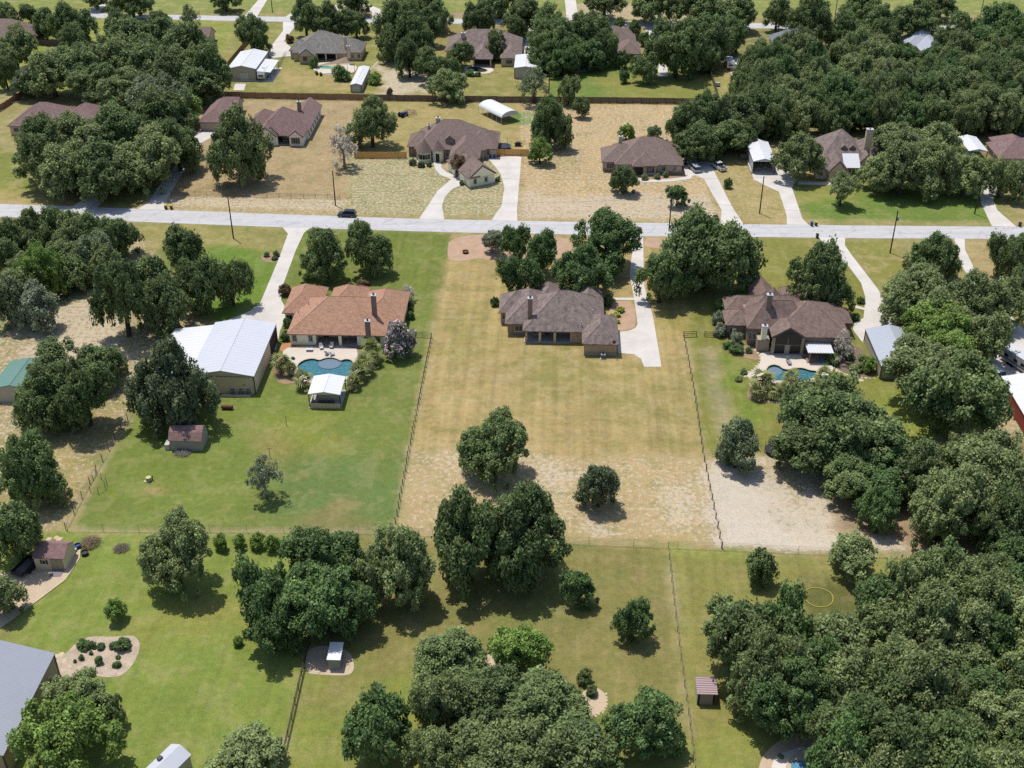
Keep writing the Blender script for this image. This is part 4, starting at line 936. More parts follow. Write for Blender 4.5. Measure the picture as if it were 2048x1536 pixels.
part_box(t,'roof_vent',1.5,2.2,2.9,2.1,2.7,3.3,M_STEEL)
# animal shelter with the pink-brown ribbed roof
p = G(1394.2,1387.9,2.2); t = thing('field_shelter', 'small shelter with ribbed pinkish roof beside wire fence', 'shelter', (p.x,p.y,0))
vs = [(0,0,2.15),(2.75,0,2.15),(2.75,2.85,2.5),(0,2.85,2.5)]; M_PINKR = mat('pinkish_ribbed_roof', C(198,172,172), .5, .06, 2)
MB().hexa([(a,b,c-.06) for a,b,c in vs], vs).build('roof', M_PINKR, t); ribs(t, [vs[0],vs[3],vs[2],vs[1]], 8, mat('pink_rib', C(180,150,152), .5, .06, 2), .08, .05)
for x in (.12,2.55): part_box(t,'wall',x,.15,0,x+.06,2.7,2.2,M_GREYM)
part_box(t,'wall',.18,2.64,0,2.55,2.7,2.4,M_GREYM); part_box(t,'wall',.45,.2,0,2.2,.26,2.0,mat('weathered_board', C(168,156,140), .85, .1, 3))
for x in (.2,2.5): part_box(t,'post',x,.04,0,x+.09,.13,2.1,M_DARKTRIM)
# pool house
t = metal('pool_house', 'white-roofed bar pavilion with slatted counter at the pool edge', 'pavilion', (615.2,788.3), 3.0, 6.0, 6.4, .55, walls='', wall_m=M_TANM, nr=7)
part_box(t,'counter',.3,-.3,0,5.9,-.18,1.15,M_TANM); part_box(t,'counter_side',.3,-.18,0,.42,2.6,1.15,M_TANM); part_box(t,'counter_top',.25,-.36,1.15,.55,2.6,1.22,M_FRAME); part_box(t,'back_wall',1.0,2.6,0,5.6,2.72,2.85,M_TANM)
for i in range(22): part_box(t,'slat',.36+i*.25,-.34,.05,.42+i*.25,-.301,1.12,mat('counter_slat', C(206,180,150), .7, .1, 3))
part_box(t,'grill',1.6,.3,0,4.6,1.2,.95,M_STEEL); part_box(t,'floor',.1,-.3,-.05,6,6.3,.16,M_PORCH)
# white pergola roof by the porch
p = G(1617,705,2.5); t = thing('patio_pavilion', 'white louvred patio cover on posts beside the screened porch', 'pavilion', (p.x,p.y,0))
MB().box(-.1,-.2,2.45,4.9,4.6,2.58).build('roof', M_WMETAL, t)
for i in range(9): MB().box(.1+i*.53,-.18,2.585,.22+i*.53,4.58,2.66).build('louvre', M_BLUISH_R, t)
for x in (.3,4.4):
    for y in (.1,4.2): part_box(t,'post',x,y,0,x+.18,y+.18,2.44,M_TANTRIM)
part_box(t,'kitchen_counter',.7,3.2,0,4.2,4.0,1.0,M_BRICKB); part_box(t,'floor',0,-.1,-.05,4.8,4.5,.16,M_BRICKB)
# arched canopy tent
p = G(1003,249); a_ = G(957,226) - p; L_ = a_.length; t = thing('arched_carport', 'white arched metal canopy on bare dry grass', 'carport', p, math.atan2(a_.y, a_.x))
ns = 12; W_ = 6.2
q = MB()
for i in range(ns):
    A0, A1 = math.pi*i/ns, math.pi*(i+1)/ns
    pr = [(W_/2*(1-math.cos(A0)), 2.0+1.5*math.sin(A0)), (W_/2*(1-math.cos(A1)), 2.0+1.5*math.sin(A1))]
    q.add([(0,-pr[0][0],pr[0][1]),(L_,-pr[0][0],pr[0][1]),(L_,-pr[1][0],pr[1][1]),(0,-pr[1][0],pr[1][1])], [(0,1,2,3)])
o = q.build('roof', M_WHITE_R, t)
for i in range(6):
    for y in (0,-W_): MB().tube((L_*i/5,y,0),(L_*i/5,y,2.05),.05,None,6).build('post', M_BLUISH_R, t)
q = MB(); q.add([(0.02,-W_/2*(1-math.cos(math.pi*i/ns)),2.0+1.48*math.sin(math.pi*i/ns)) for i in range(ns+1)], [tuple(range(ns+1))]); q.build('end_panel', M_BLUISH_R, t)
# carport by the right edge
t = metal('carport', 'white metal carport over a drive, beside mauve roofed house', 'carport', (1938,302), 3.2, 5.2, 11, .6, walls='', wall_m=M_BLUISH_R, nr=9)
t = metal('metal_shed', 'white metal roof showing through gaps in the oak stand', 'shed', (160,118), 3, 8, 14, .7, wall_m=M_GREYM)
t = metal('metal_shed', 'small white roofed shed glimpsed between dense oak crowns', 'shed', (290,215), 3, 7, 8, .7, wall_m=M_GREYM)
t = metal('storage_shed', 'cream shed with white roof next to a parked camper', 'shed', (1470+10,133), 2.7, 4.6, 7, .8, wall_m=mat('cream_paint', C(206,188,156,.95), .8, .05, 2), nr=6)
f = part_box(t,'window',1.9,.05,1.2,2.7,.14,2.0,M_FRAME); part_box(f,'pane',2.0,.03,1.3,2.6,.049,1.9,M_PANE)
# ------------------------------------------------------------------ trees and shrubs
def crown_mesh(name, seed, nclump, nleaf, leaf, masses=8, cr=(.08,.16), spread=.62, mr=(.30,.48), flat=.8, open_=0.0, pink=0.0):
    """unit crown: leaf sprays (small kite faces) on twig clumps that clothe several billowing limb masses"""
    r = np.random.RandomState(seed)
    az = np.arange(masses)*2*np.pi/masses*1.62 + r.uniform(-.4, .4, masses); rr = spread*np.sqrt((np.arange(masses)+.4)/masses)*r.uniform(.8, 1.15, masses)
    mc = np.stack([rr*np.cos(az), rr*np.sin(az), flat*(.42*(1-(rr/spread)**2) + r.uniform(-.28, .22, masses))], 1); mrad = r.uniform(mr[0], mr[1], masses)
    w = mrad**2; mi = r.choice(masses, nclump, p=w/w.sum())
    cd = r.normal(size=(nclump, 3)); cd[:, 2] += .55; cd /= np.linalg.norm(cd, axis=1)[:, None]
    cc = mc[mi] + cd*(mrad[mi]*(.5 + .55*r.rand(nclump)**.5))[:, None]*np.array([1, 1, .78])
    if open_: cc = cc[r.rand(nclump) > open_]; mi = mi[:len(cc)]
    crr = r.uniform(cr[0], cr[1], len(cc)); tone = np.clip(r.normal(1, .13, len(cc)), .65, 1.4); hue = np.clip(r.rand(masses)[mi]*.5 + r.rand(len(cc))*.5, 0, 1)
    k = np.repeat(np.arange(len(cc)), nleaf); m = len(k)
    d = r.normal(size=(m, 3)); d[:, 2] += .3; d /= np.linalg.norm(d, axis=1)[:, None]
    far = np.where(r.rand(m) < .06, r.uniform(1.1, 1.7, m), .35 + .75*r.rand(m)**.6)
    pos = cc[k] + d*(crr[k]*far)[:, None]*np.array([1, 1, .85])
    nr = d*.5 + r.normal(size=(m, 3))*.5 + np.array([0, 0, .75]); nr /= np.linalg.norm(nr, axis=1)[:, None]
    t = np.cross(nr, r.normal(size=(m, 3))); t /= np.linalg.norm(t, axis=1)[:, None]; b = np.cross(nr, t)
    s = leaf*r.uniform(.55, 1.35, m)[:, None]; asp = r.uniform(.4, .75, m)[:, None]
    v = np.stack([pos - t*s, pos + b*s*asp + t*s*.1, pos + t*s, pos - b*s*asp + t*s*.1], 1).reshape(-1, 3)
    c0 = (np.percentile(pos[:, :2], 1, axis=0) + np.percentile(pos[:, :2], 99, axis=0))/2; v[:, :2] -= c0
    ext = np.percentile(np.linalg.norm(pos[:, :2] - c0, axis=1), 98.5); v[:, :2] /= ext; zt = np.percentile(pos[:, 2], 99.3); zb = np.percentile(pos[:, 2], .7)
    v[:, 2] = (v[:, 2] - (zt+zb)/2)/((zt-zb)/2)
    me = fast_mesh(name, v, np.arange(m*4).reshape(-1, 4))
    tn = np.clip(tone[k]*r.normal(1, .15, m), .4, 1.9)/2; g = np.clip(hue[k]*.8 + r.rand(m)*.4 - .1, 0, 1)
    if pink: bl = (r.rand(m) < pink) & (d[:, 2] > 0); g = np.where(bl, 1.0, g*.25); tn = np.where(bl, .62, tn)
    arr = np.repeat(np.stack([tn, g, np.zeros(m)], 1), 4, 0); vcol(me, 'tone', arr)
    return me
BIG = [crown_mesh('crown', 10+i, 330, 125, .027, 9+i%3, (.06,.13), .66, (.26,.44)) for i in range(7)]
MID = [crown_mesh('crown', 30+i, 190, 110, .038, 6+i%3, (.08,.17), .56, (.32,.52)) for i in range(6)]
SML = [crown_mesh('crown', 50+i, 90, 80, .062, 4+i%2, (.13,.24), .42, (.42,.62), .9) for i in range(5)]
THIN = [crown_mesh('crown', 70+i, 110, 42, .038, 8, (.08,.16), .7, (.24,.40), 1.0, .2) for i in range(3)]
MYRT = [crown_mesh('crown', 80, 110, 90, .05, 5, (.12,.2), .5, (.36,.52), .9, 0, .35)]
FLATS = [crown_mesh('crown', 90+i, 270, 120, .028, 11, (.06,.12), .74, (.2,.34), .7, .1) for i in range(4)]   # open, spreading live oaks
def trunk_mesh(seed, limbs=7, r0=.075):
    r = random.Random(seed); q = MB()
    p = Vector((0, 0, -1.02)); bend = Vector((r.uniform(-.08,.08), r.uniform(-.08,.08), 0))
    f = Vector((bend.x*.6, bend.y*.6, -.5)); top = Vector((bend.x, bend.y, -.22))
    q.tube(p, f, r0*1.25, r0, 7); q.tube(f, top, r0, r0*.8, 7)
    for i in range(limbs):
        a = 2*math.pi*i/limbs + r.uniform(-.3, .3); o = r.uniform(.3, .5)
        st = f.lerp(top, r.random()); md = st + Vector((math.cos(a)*o*.6, math.sin(a)*o*.6, r.uniform(.12,.28)))
        en = md + Vector((math.cos(a)*o*.7, math.sin(a)*o*.7, r.uniform(.1,.3)))
        q.tube(st, md, r0*.55, r0*.36, 5); q.tube(md, en, r0*.36, r0*.12, 5)
        for k in range(2):
            b = a + r.uniform(-.9, .9); q.tube(md, md + Vector((math.cos(b)*.26, math.sin(b)*.26, r.uniform(.05,.3))), r0*.22, r0*.07, 4)
    return q.mesh('trunk')
TRUNKS = [trunk_mesh(i) for i in range(5)]
SLIM = [trunk_mesh(20+i, 6, .05) for i in range(3)]
L = {'oak': leafmat('live_oak_leaves', C(76,94,54,.68), C(104,116,70,.68)), 'olive': leafmat('olive_oak_leaves', C(94,108,64,.68), C(122,130,84,.68)),
     'deep': leafmat('deep_green_leaves', C(70,92,52,.68), C(94,114,64,.68)), 'bright': leafmat('fresh_green_leaves', C(86,110,50,.68), C(118,136,66,.68)),
     'grey': leafmat('grey_green_leaves', C(92,106,72,.85), C(118,128,94,.85)), 'pale': leafmat('silver_leaves', C(112,122,94,.85), C(142,148,122,.85)),
     'red': leafmat('purple_red_leaves', C(112,70,60,.68), C(86,92,58,.68)), 'pink': leafmat('crepe_myrtle_leaves', C(78,96,62,.68), C(206,164,182,.68)),
     'yellow': leafmat('yellow_green_leaves', C(136,150,60,.68), C(166,170,84,.68)), 'palm': leafmat('palm_fronds', C(96,112,58,.9), C(160,152,100,.9)),
     'dead': leafmat('bare_grey_twigs', C(150,142,130,.68), C(176,168,154,.68))}
M_BARK = mat('oak_bark', C(92, 80, 68), .95, .25, 4); M_BARKG = mat('grey_bark', C(150, 142, 132), .95, .2, 4)
def own_mat(o, m):
    o.material_slots[0].link = 'OBJECT'; o.material_slots[0].material = m
for me in BIG+MID+SML+THIN+MYRT+FLATS: me.materials.append(L['oak'])
for me in TRUNKS+SLIM: me.materials.append(M_BARK)
TREES = []
def fit(cx, cy, w, h, clear):
    hc = 3.0
    for _ in range(6):
        p = G(cx, cy, hc); s = px_per_m(p); dep = math.atan2(HC-hc, p.y); a = 1.06*w/2/s; e = 1.04*h/2/s
        b = math.sqrt(max(e*e - (a*math.sin(dep))**2, 0))/math.cos(dep); b = min(max(b, .6*a), 1.05*a)
        hc = b*.96 + clear*a
    return p, a, b, hc
def tree(cx, cy, w, h, kind='oak', label=None, group=None, clear=.22, proto=None, name='oak_tree', cat='tree', seed=None):
    p, a, b, hc = fit(cx, cy, w, h, clear); r = random.Random(seed if seed is not None else int(cx*7+cy*13))
    return plant(p.x, p.y, a, b, hc, kind, label, group, proto, name, cat, r)
def plant(x, y, a, b, hc, kind, label, group, proto=None, name='oak_tree', cat='tree', r=rnd):
    t = thing(name, label, cat, (x, y, 0), r.uniform(0, 6.28), group)
    pool_ = {'thin': THIN, 'myrt': MYRT, 'flat': FLATS, None: BIG if a > 5.2 else MID if a > 2.6 else SML}[proto]
    c = link('crown', r.choice(pool_), None, t); c.location = (0, 0, hc); c.scale = (a*r.uniform(.95,1.05), a*r.uniform(.95,1.05), b); own_mat(c, L[kind])
    k = link('trunk', r.choice(TRUNKS if a > 3 else SLIM), None, t); k.location = (0, 0, hc); k.scale = (a*.92, a*.92, hc)
    if kind in ('dead', 'pale'): own_mat(k, M_BARKG)
    TREES.append((x, y, a)); return t
def shrub(cx, cy, w, h, kind, label, group=None, name='shrub', squash=None):
    p, a, b, hc = fit(cx, cy, w, h, 0); r = random.Random(int(cx*3+cy*5)); b = min(b, 1.15*a)
    o = link(name, r.choice(SML), None); o.location = (p.x, p.y, b*.93); o.scale = (a, a, b); o.rotation_euler = (0, 0, r.uniform(0, 6)); own_mat(o, L[kind])
    tag(o, label, 'shrub', group); TREES.append((p.x, p.y, a)); return o
TONE = {'oak': 'dark', 'olive': 'olive-toned', 'deep': 'deep green', 'bright': 'bright green', 'grey': 'grey-green', 'pale': 'silvery'}
def many(lst, kind, label, group, **kw):
    for e in lst:
        k = e[4] if len(e) > 4 else kind; tree(*e[:4], k, TONE[k]+' '+label, group, **kw)
def wood(poly, spacing, rad, kinds, label, group, hk=.8, seed=1, avoid=1.0, marks=()):
    """fill an outline with individual trees, keeping their distance from each other and from trees already standing"""
    r = random.Random(seed); w = pxpoly(poly); xs = [q[0] for q in w]; ys = [q[1] for q in w]; put = []
    def ins(x, y):
        c = False
        for i in range(len(w)):
            x1, y1 = w[i]; x2, y2 = w[(i+1) % len(w)]
            if (y1 > y) != (y2 > y) and x < (x2-x1)*(y-y1)/(y2-y1)+x1: c = not c
        return c
    tries = 0
    while tries < 4000:
        tries += 1; x = r.uniform(min(xs), max(xs)); y = r.uniform(min(ys), max(ys))
        if not ins(x, y): continue
        sp = spacing*r.uniform(.8, 1.25)
        if any((x-a)**2+(y-b)**2 < sp*sp for a, b in put): continue
        if any((x-a)**2+(y-b)**2 < (c*avoid)**2 for a, b, c in TREES[:-len(put)] if c) if put else any((x-a)**2+(y-b)**2 < (c*avoid)**2 for a, b, c in TREES): continue
        put.append((x, y)); a = r.uniform(*rad); b = a*r.uniform(.7, .95)*hk/.8
        k = r.choice(kinds); lab = TONE[k]+' '+label
        for (mx, my), rad_, txt in marks:
            q = G(mx, my)
            if (q.x-x)**2+(q.y-y)**2 < rad_*rad_: lab = TONE[k]+' oak of the wood, '+txt; break
        plant(x, y, a, b, b*.95+a*.25, k, lab, group, None, 'oak_tree', 'tree', r)

# --- single trees that the photograph shows standing apart
one = lambda *a, **k: tree(*a, **k)
one(985,888,136,128,'oak','round dark oak alone on dry grass, beyond a forked twin oak')
one(1198,970,82,100,'grey','small grey-green tree standing alone on pale sandy grass')
one(938,1070,168,222,'oak','left half of big forked oak across the rear wire fence', clear=.3, proto='flat'); one(1040,1064,172,218,'oak','right half of big forked oak across the rear wire fence', clear=.3)
one(1158,1174,68,80,'deep','small conical oak standing farther from wire fence on mown grass'); one(1268,1242,80,106,'deep','oval dark tree on mown grass close to wire fence')
one(1034,1296,118,106,'bright','bright green rounded tree with pale stones at its foot', clear=.3)
one(1292,1442,145,142,'deep','large rounded deep green tree near pinkish roofed shelter'); one(752,1450,142,172,'deep','tall feathery deep green tree near white pump house')
one(527,948,74,96,'pale','thin silvery tree alone on green lawn', proto='thin', clear=.5); one(340,766,160,168,'grey','large grey-green oak in front of the white-roofed workshop', clear=.15)
one(347,1100,134,164,'olive','dense olive tree with tall grey trunk at the lawn corner', clear=.35)
one(65,930,128,136,'oak','oak with bare sandy ground round it, beside the post fence'); one(30,1066,112,135,'oak','oak overhanging the maroon-roofed shed')
one(5,1188,80,80,'olive','oak overhanging the crushed stone drive'); one(229,1216,42,42,'bright','little bright round tree alone on bright lawn', clear=.5)
one(650,506,96,96,'oak','rounded dark oak on front lawn beside the long driveway', clear=.15); one(738,492,90,104,'oak','open crowned oak on front lawn near parked car', clear=.25)
one(475,285,122,128,'olive','dome-shaped oak on brown grass before limestone house', clear=.3); one(686,290,66,76,'dead','bare silvery tree by the new tan fence', proto='thin', clear=.4)
one(742,240,92,84,'olive','wide pale olive tree at the dark side fence', clear=.3); one(895,168,84,56,'olive','low olive tree overhanging the long dark fence', clear=.2)
one(1102,245,84,98,'oak','tall dark oak beside white arched canopy', clear=.2); one(1080,300,48,42,'bright','small bright tree at end of tan fence', clear=.35)
one(1163,212,32,32,'oak','small round tree just before the long dark fence', clear=.5); one(1138,180,48,48,'olive','round olive tree straddling the long dark fence')
one(1068,162,70,62,'grey','sparse grey tree in front of the grey shed', proto='thin', clear=.4); one(1290,136,56,46,'oak','rounded tree with clear trunk on green far lawn', clear=.3)
one(1245,118,28,48,'deep','upper of two narrow dark evergreens on far lawn'); one(1249,152,22,34,'deep','lower of two narrow dark evergreens on far lawn')
one(1253,262,32,30,'bright','little tree behind the brick house chimney'); one(1308,263,28,22,'grey','little grey tree behind the brick house ridge')
one(1248,357,54,52,'oak','round tree before the brown brick house entrance'); one(1355,389,44,38,'deep','small tree in bare sandy front yard', clear=.3); one(1456,366,17,22,'oak','sapling beside the carport drive')
one(1600,305,92,78,'olive','spreading olive oak shading the carport court', clear=.4); one(1686,372,60,50,'olive','small clear-stemmed oak before the dormer house', clear=.6)
one(505,66,66,62,'oak','oak beside the camper barn and brown fence', clear=.35); one(960,34,62,52,'oak','oak on far road verge before a mulch circle', clear=.4); one(990,90,46,66,'oak','upright oak before the pond house roof')
one(378,34,48,46,'oak','wispy young oak by the far road', proto='thin', clear=.5); one(237,42,60,46,'oak','oak over a side drive at the far road'); one(318,42,46,38,'oak','oak behind far verge, before two small roofs')
one(1646,552,124,134,'oak','large dark oak between curved drive and brown-roofed house', clear=.15); one(1475,890,90,118,'grey','silvery tree at the wire fence corner of pale ground', clear=.15, proto=None)
one(1755,1018,82,96,'deep','compact dark tree on bare pinkish soil', clear=.15); one(1704,1108,104,86,'olive','olive tree straddling the rear fence by pale gravel', clear=.3); one(1522,1134,64,82,'oak','upright oak on the lawn just inside the rear fence')
one(1215,474,132,106,'deep','broad dense green oak over the street edge by gravel bed', clear=.3); one(1416,502,182,152,'oak','huge dark oak by the street between two lawns', clear=.12); one(1322,550,92,92,'oak','oak leaning over the narrow concrete drive', clear=.35)
one(1165,535,108,92,'deep','fresh green oak behind the long brick house', clear=.35); one(1038,548,86,76,'deep','oak at rear corner of the long brick house', clear=.35); one(985,480,48,42,'pale','grey sparse tree on the pink gravel bed', clear=.3)
one(1030,486,58,76,'deep','dark oak on pink gravel, left of a taller one', clear=.25); one(1082,502,72,108,'deep','tall oak on the pink gravel bed', clear=.25)
one(798,676,66,76,'pink','crepe myrtle with pink blossom at house corner', proto='myrt', clear=.2, name='crepe_myrtle'); one(918,330,34,40,'red','red-leaved small tree before the turret house', clear=.3)
one(1690,690,52,62,'dead','leafless grey tree beside patio cover', proto='thin', clear=.4); one(815,584,32,30,'dead','bare grey shrub at corner of orange-brown roof', proto='thin')
one(370,494,82,86,'oak','oak beside street verge, apart from the drive cluster'); one(460,562,80,94,'oak','dark oak at the edge of bright green lawn', clear=.3); one(242,590,126,136,'oak','large leaning oak with dark trunk on sandy scrub', clear=.4, proto='flat')
one(1170,1352,30,40,'oak','sapling in small stone-edged bed'); one(1185,1380,24,22,'oak','low young tree in small stone-edged bed')
one(2030,75,100,90,'deep','very dark oak overhanging the far road bend'); one(1625,34,88,86,'oak','tall pale-trunked oak beside the far road', clear=.4)
one(1870,510,102,92,'oak','pointed oak beside the second right-hand drive')

# --- groves
many([(300,565,92,92),(395,568,92,96),(335,606,92,102)], 'oak', 'oak in the cluster between scrub and bright green lawn', 'oaks beside the workshop lawn', clear=.25)
many([(108,724,94,78),(200,726,94,84),(86,796,124,124),(166,786,122,132),(228,722,54,64)], 'oak', 'oak in the clump behind the green barn', 'oak clump beside green barn', clear=.2)
many([(20,478,92,84),(62,466,92,92,'olive'),(110,462,92,92),(152,472,92,92,'olive'),(195,476,92,92),(236,472,84,74),(186,512,92,84,'grey'),(130,522,102,74),(50,532,84,64),(8,512,66,84),(76,544,92,92,'bright'),
      (20,604,84,94,'grey'),(70,612,84,84,'pale'),(40,572,84,74,'olive'),(150,544,72,64),(206,528,72,84,'olive')], 'oak', 'tree of the scrub wood along the street', 'scrub wood along the street', clear=.2)
many([(80,298,134,116),(150,280,130,96,'olive'),(230,262,134,104),(310,248,134,112),(122,330,134,92,'olive'),(205,332,144,102),(290,312,134,104,'olive'),(352,285,94,94)], 'oak', 'oak of the dense stand before the maroon-brown house', 'oaks before the maroon-brown house', clear=.25)
many([(255,75,112,72),(320,80,122,82),(380,95,112,92),(415,138,94,94),(230,120,112,82,'olive'),(290,130,112,82),(350,142,112,92,'olive'),(400,168,102,62),(100,142,118,80,'olive'),(160,138,118,82),(60,156,80,56,'grey'),
      (195,165,108,70),(252,178,112,80,'olive'),(310,205,122,92,'grey'),(362,212,92,62,'bright')], 'oak', 'oak of the dense far grove beside the camper barn', 'far oak grove', clear=.25)
many([(88,46,54,52),(130,40,72,64),(166,48,56,52),(150,78,62,58),(12,30,52,46),(26,92,88,72,'olive'),(8,142,50,84),(60,30,40,40)], 'oak', 'oak standing on far left lawns near the dark plank fence', 'oaks on far left lawns', clear=.4)
many([(610,30,66,66),(655,36,72,62),(690,46,56,50),(712,46,46,40)], 'oak', 'oak between the far road and the grey-roofed house', 'oaks behind the grey-roofed house', clear=.4)
many([(800,50,94,94),(835,76,74,74),(870,30,62,48),(785,82,58,72),(818,112,62,64),(866,126,68,58),(922,106,52,42),(905,132,30,32),(850,52,60,60)], 'oak', 'oak of the grove on the sandy far plot', 'oaks on the sandy far plot', clear=.35)
many([(1045,30,84,62),(1036,56,44,62),(1095,55,84,82),(1110,86,92,82),(1150,76,92,82),(1187,66,72,72),(1205,92,62,62),(1090,112,62,52),(1130,112,72,62,'deep'),(1176,106,72,52,'deep'),(1216,96,52,52)], 'oak', 'oak of the dark grove round the bright blue lagoon pool', 'oaks round the lagoon pool', clear=.25)
many([(1200,38,26,22),(1238,48,22,26),(1268,58,28,32),(1287,76,24,24)], 'deep', 'small tree round the far brown-roofed house', 'small trees round far house', clear=.3)
many([(1355,92,114,94),(1422,76,94,84),(1402,108,64,54),(1460,70,70,60)], 'oak', 'oak over the far concrete drive and patio', 'oaks over the far drive', clear=.3)
many([(1374,246,80,94),(1422,236,94,92),(1398,278,100,60),(1470,232,104,84),(1452,270,90,64),(1512,220,84,84),(1488,264,70,60)], 'oak', 'oak of the wood edge beside the brick house', 'wood edge beside brick house', clear=.25)
many([(1760,340,94,64),(1810,330,114,94,'olive'),(1872,332,114,94),(1932,346,92,72),(1800,290,104,72,'olive'),(1872,282,114,74),(2006,352,74,70,'olive'),(1980,215,94,84),(2036,362,60,70)], 'olive', 'oak of the wood beside the dormer house', 'wood beside dormer house', clear=.3)
many([(1690,55,72,62),(1762,45,84,64),(1832,36,94,72),(1772,72,62,62),(1920,78,94,92),(1990,52,114,82,'deep'),(1962,92,94,72,'deep'),(1555,24,52,62),(1472,20,84,54),(1410,8,94,44),(1320,2,94,34),(1210,-4,90,30),(1290,20,50,20),
      (840,2,94,34),(700,-6,74,22),(262,-4,84,26),(190,-8,54,22),(1000,-4,80,20),(450,-8,60,20),(1720,10,80,50),(1880,5,70,40)], 'oak', 'oak beside the far road among lawns and drives', 'oaks along the far road', clear=.35)
many([(1850,604,154,114,'olive'),(1952,602,124,114),(1830,572,114,92,'olive'),(1900,640,120,90)], 'olive', 'oak of the clump beside the grey metal building drive', 'oaks by the grey building drive', clear=.2)
many([(1882,664,144,112,'bright'),(1972,676,96,110),(1900,722,124,104,'bright'),(1850,742,172,112,'olive'),(1925,798,190,172,'oak')], 'olive', 'oak crowding between grey building and red barn', 'oaks between grey building and red barn', clear=.18)
many([(2010,512,72,82),(2042,498,62,72),(2012,602,84,84,'olive'),(2044,572,62,84)], 'oak', 'oak near the right frame edge by the second drive', 'oaks by the second right drive', clear=.3)
many([(1645,830,192,134),(1722,872,180,146),(1618,892,140,96),(1770,945,140,110,'deep'),(1692,950,120,80)], 'oak', 'oak of the great clump between pool garden and pale gravel', 'great oak clump behind the pool garden', clear=.22)
many([(1960,932,184,134,'olive'),(1900,1002,154,172,'olive'),(2012,1042,134,172),(2034,1122,94,124,'deep'),(1842,934,124,124,'olive'),(1990,1140,90,90)], 'oak', 'oak of the grove where pale gravel ends', 'oaks where pale gravel ends', clear=.22)
many([(530,1195,134,164,'deep'),(650,1112,164,150,'deep'),(645,1200,168,150,'deep'),(550,1252,118,112,'deep'),(705,1215,104,100)], 'deep', 'oak of the clump over the dark rail fence', 'oak clump over the rail fence', clear=.2)
one(792,1122,142,152,'olive','grey-olive oak with bare twigs at the fence corner', clear=.35)
many([(900,1332,154,114),(878,1402,124,134,'olive'),(985,1402,184,134),(1102,1432,194,154),(1000,1502,204,124,'olive'),(1155,1502,154,104),(868,1502,114,114,'olive')], 'oak', 'oak of the huge clump between bright tree and feathery tree', 'huge oak clump on the lower lawn', clear=.2)
many([(160,1392,138,80,'olive'),(126,1476,200,132,'bright'),(225,1422,54,64,'olive')], 'olive', 'spreading oak beside the silver roofed barn', 'oaks beside silver roofed barn', clear=.35, proto='flat')
one(492,1512,144,94,'olive','olive shrubby tree next to the small white roofed shed')
many([(440,1083,30,38),(477,1080,28,34),(515,1081,30,36),(545,1083,32,38)], 'bright', 'little fruit tree in the row along the rear fence', 'row of little fruit trees', clear=.3)
for q in ((1612,1268),(1640,1262)): TREES.append((*G(*q)[:2], 12.0))      # the clearing round the yellow ring
wood([(1462,1312),(1520,1300),(1640,1318),(1700,1290),(1780,1252),(1900,1238),(2060,1262),(2180,1660),(1720,1660),(1670,1580),(1600,1492),(1540,1450),(1490,1390)], 5.0, (3.8,5.8), ['oak','oak','olive','deep','olive'], 'oak of the wide wood beside the mown strip', 'wide oak wood beside the mown strip', 1.0, 5, .6, (((1637,1195),11,'next to the yellow ring'), ((1412,1400),10,'next to the pinkish roofed shelter'), ((1600,1530),9,'overhanging the spa pool'), ((1900,1150),14,'nearest the rear wire fence')))
wood([(1490,150),(1560,135),(1640,140),(1800,140),(1890,150),(2060,120),(2080,262),(1990,272),(1900,275),(1800,284),(1720,262),(1640,268),(1520,282),(1470,235)], 6.8, (4.4,6.4), ['oak','olive','oak','olive','deep'], 'oak of the unbroken wood behind the dormer house', 'unbroken oak wood', .9, 9, .7, (((1649,149),13,'round the blue above-ground pool'), ((1590,105),13,'beside the slate grey house'), ((1850,110),16,'beside the pale blue-grey roof'), ((1700,275),15,'right behind the dormer house'), ((1955,290),14,'beside the white carport'), ((1480,150),14,'beside the cream shed')))

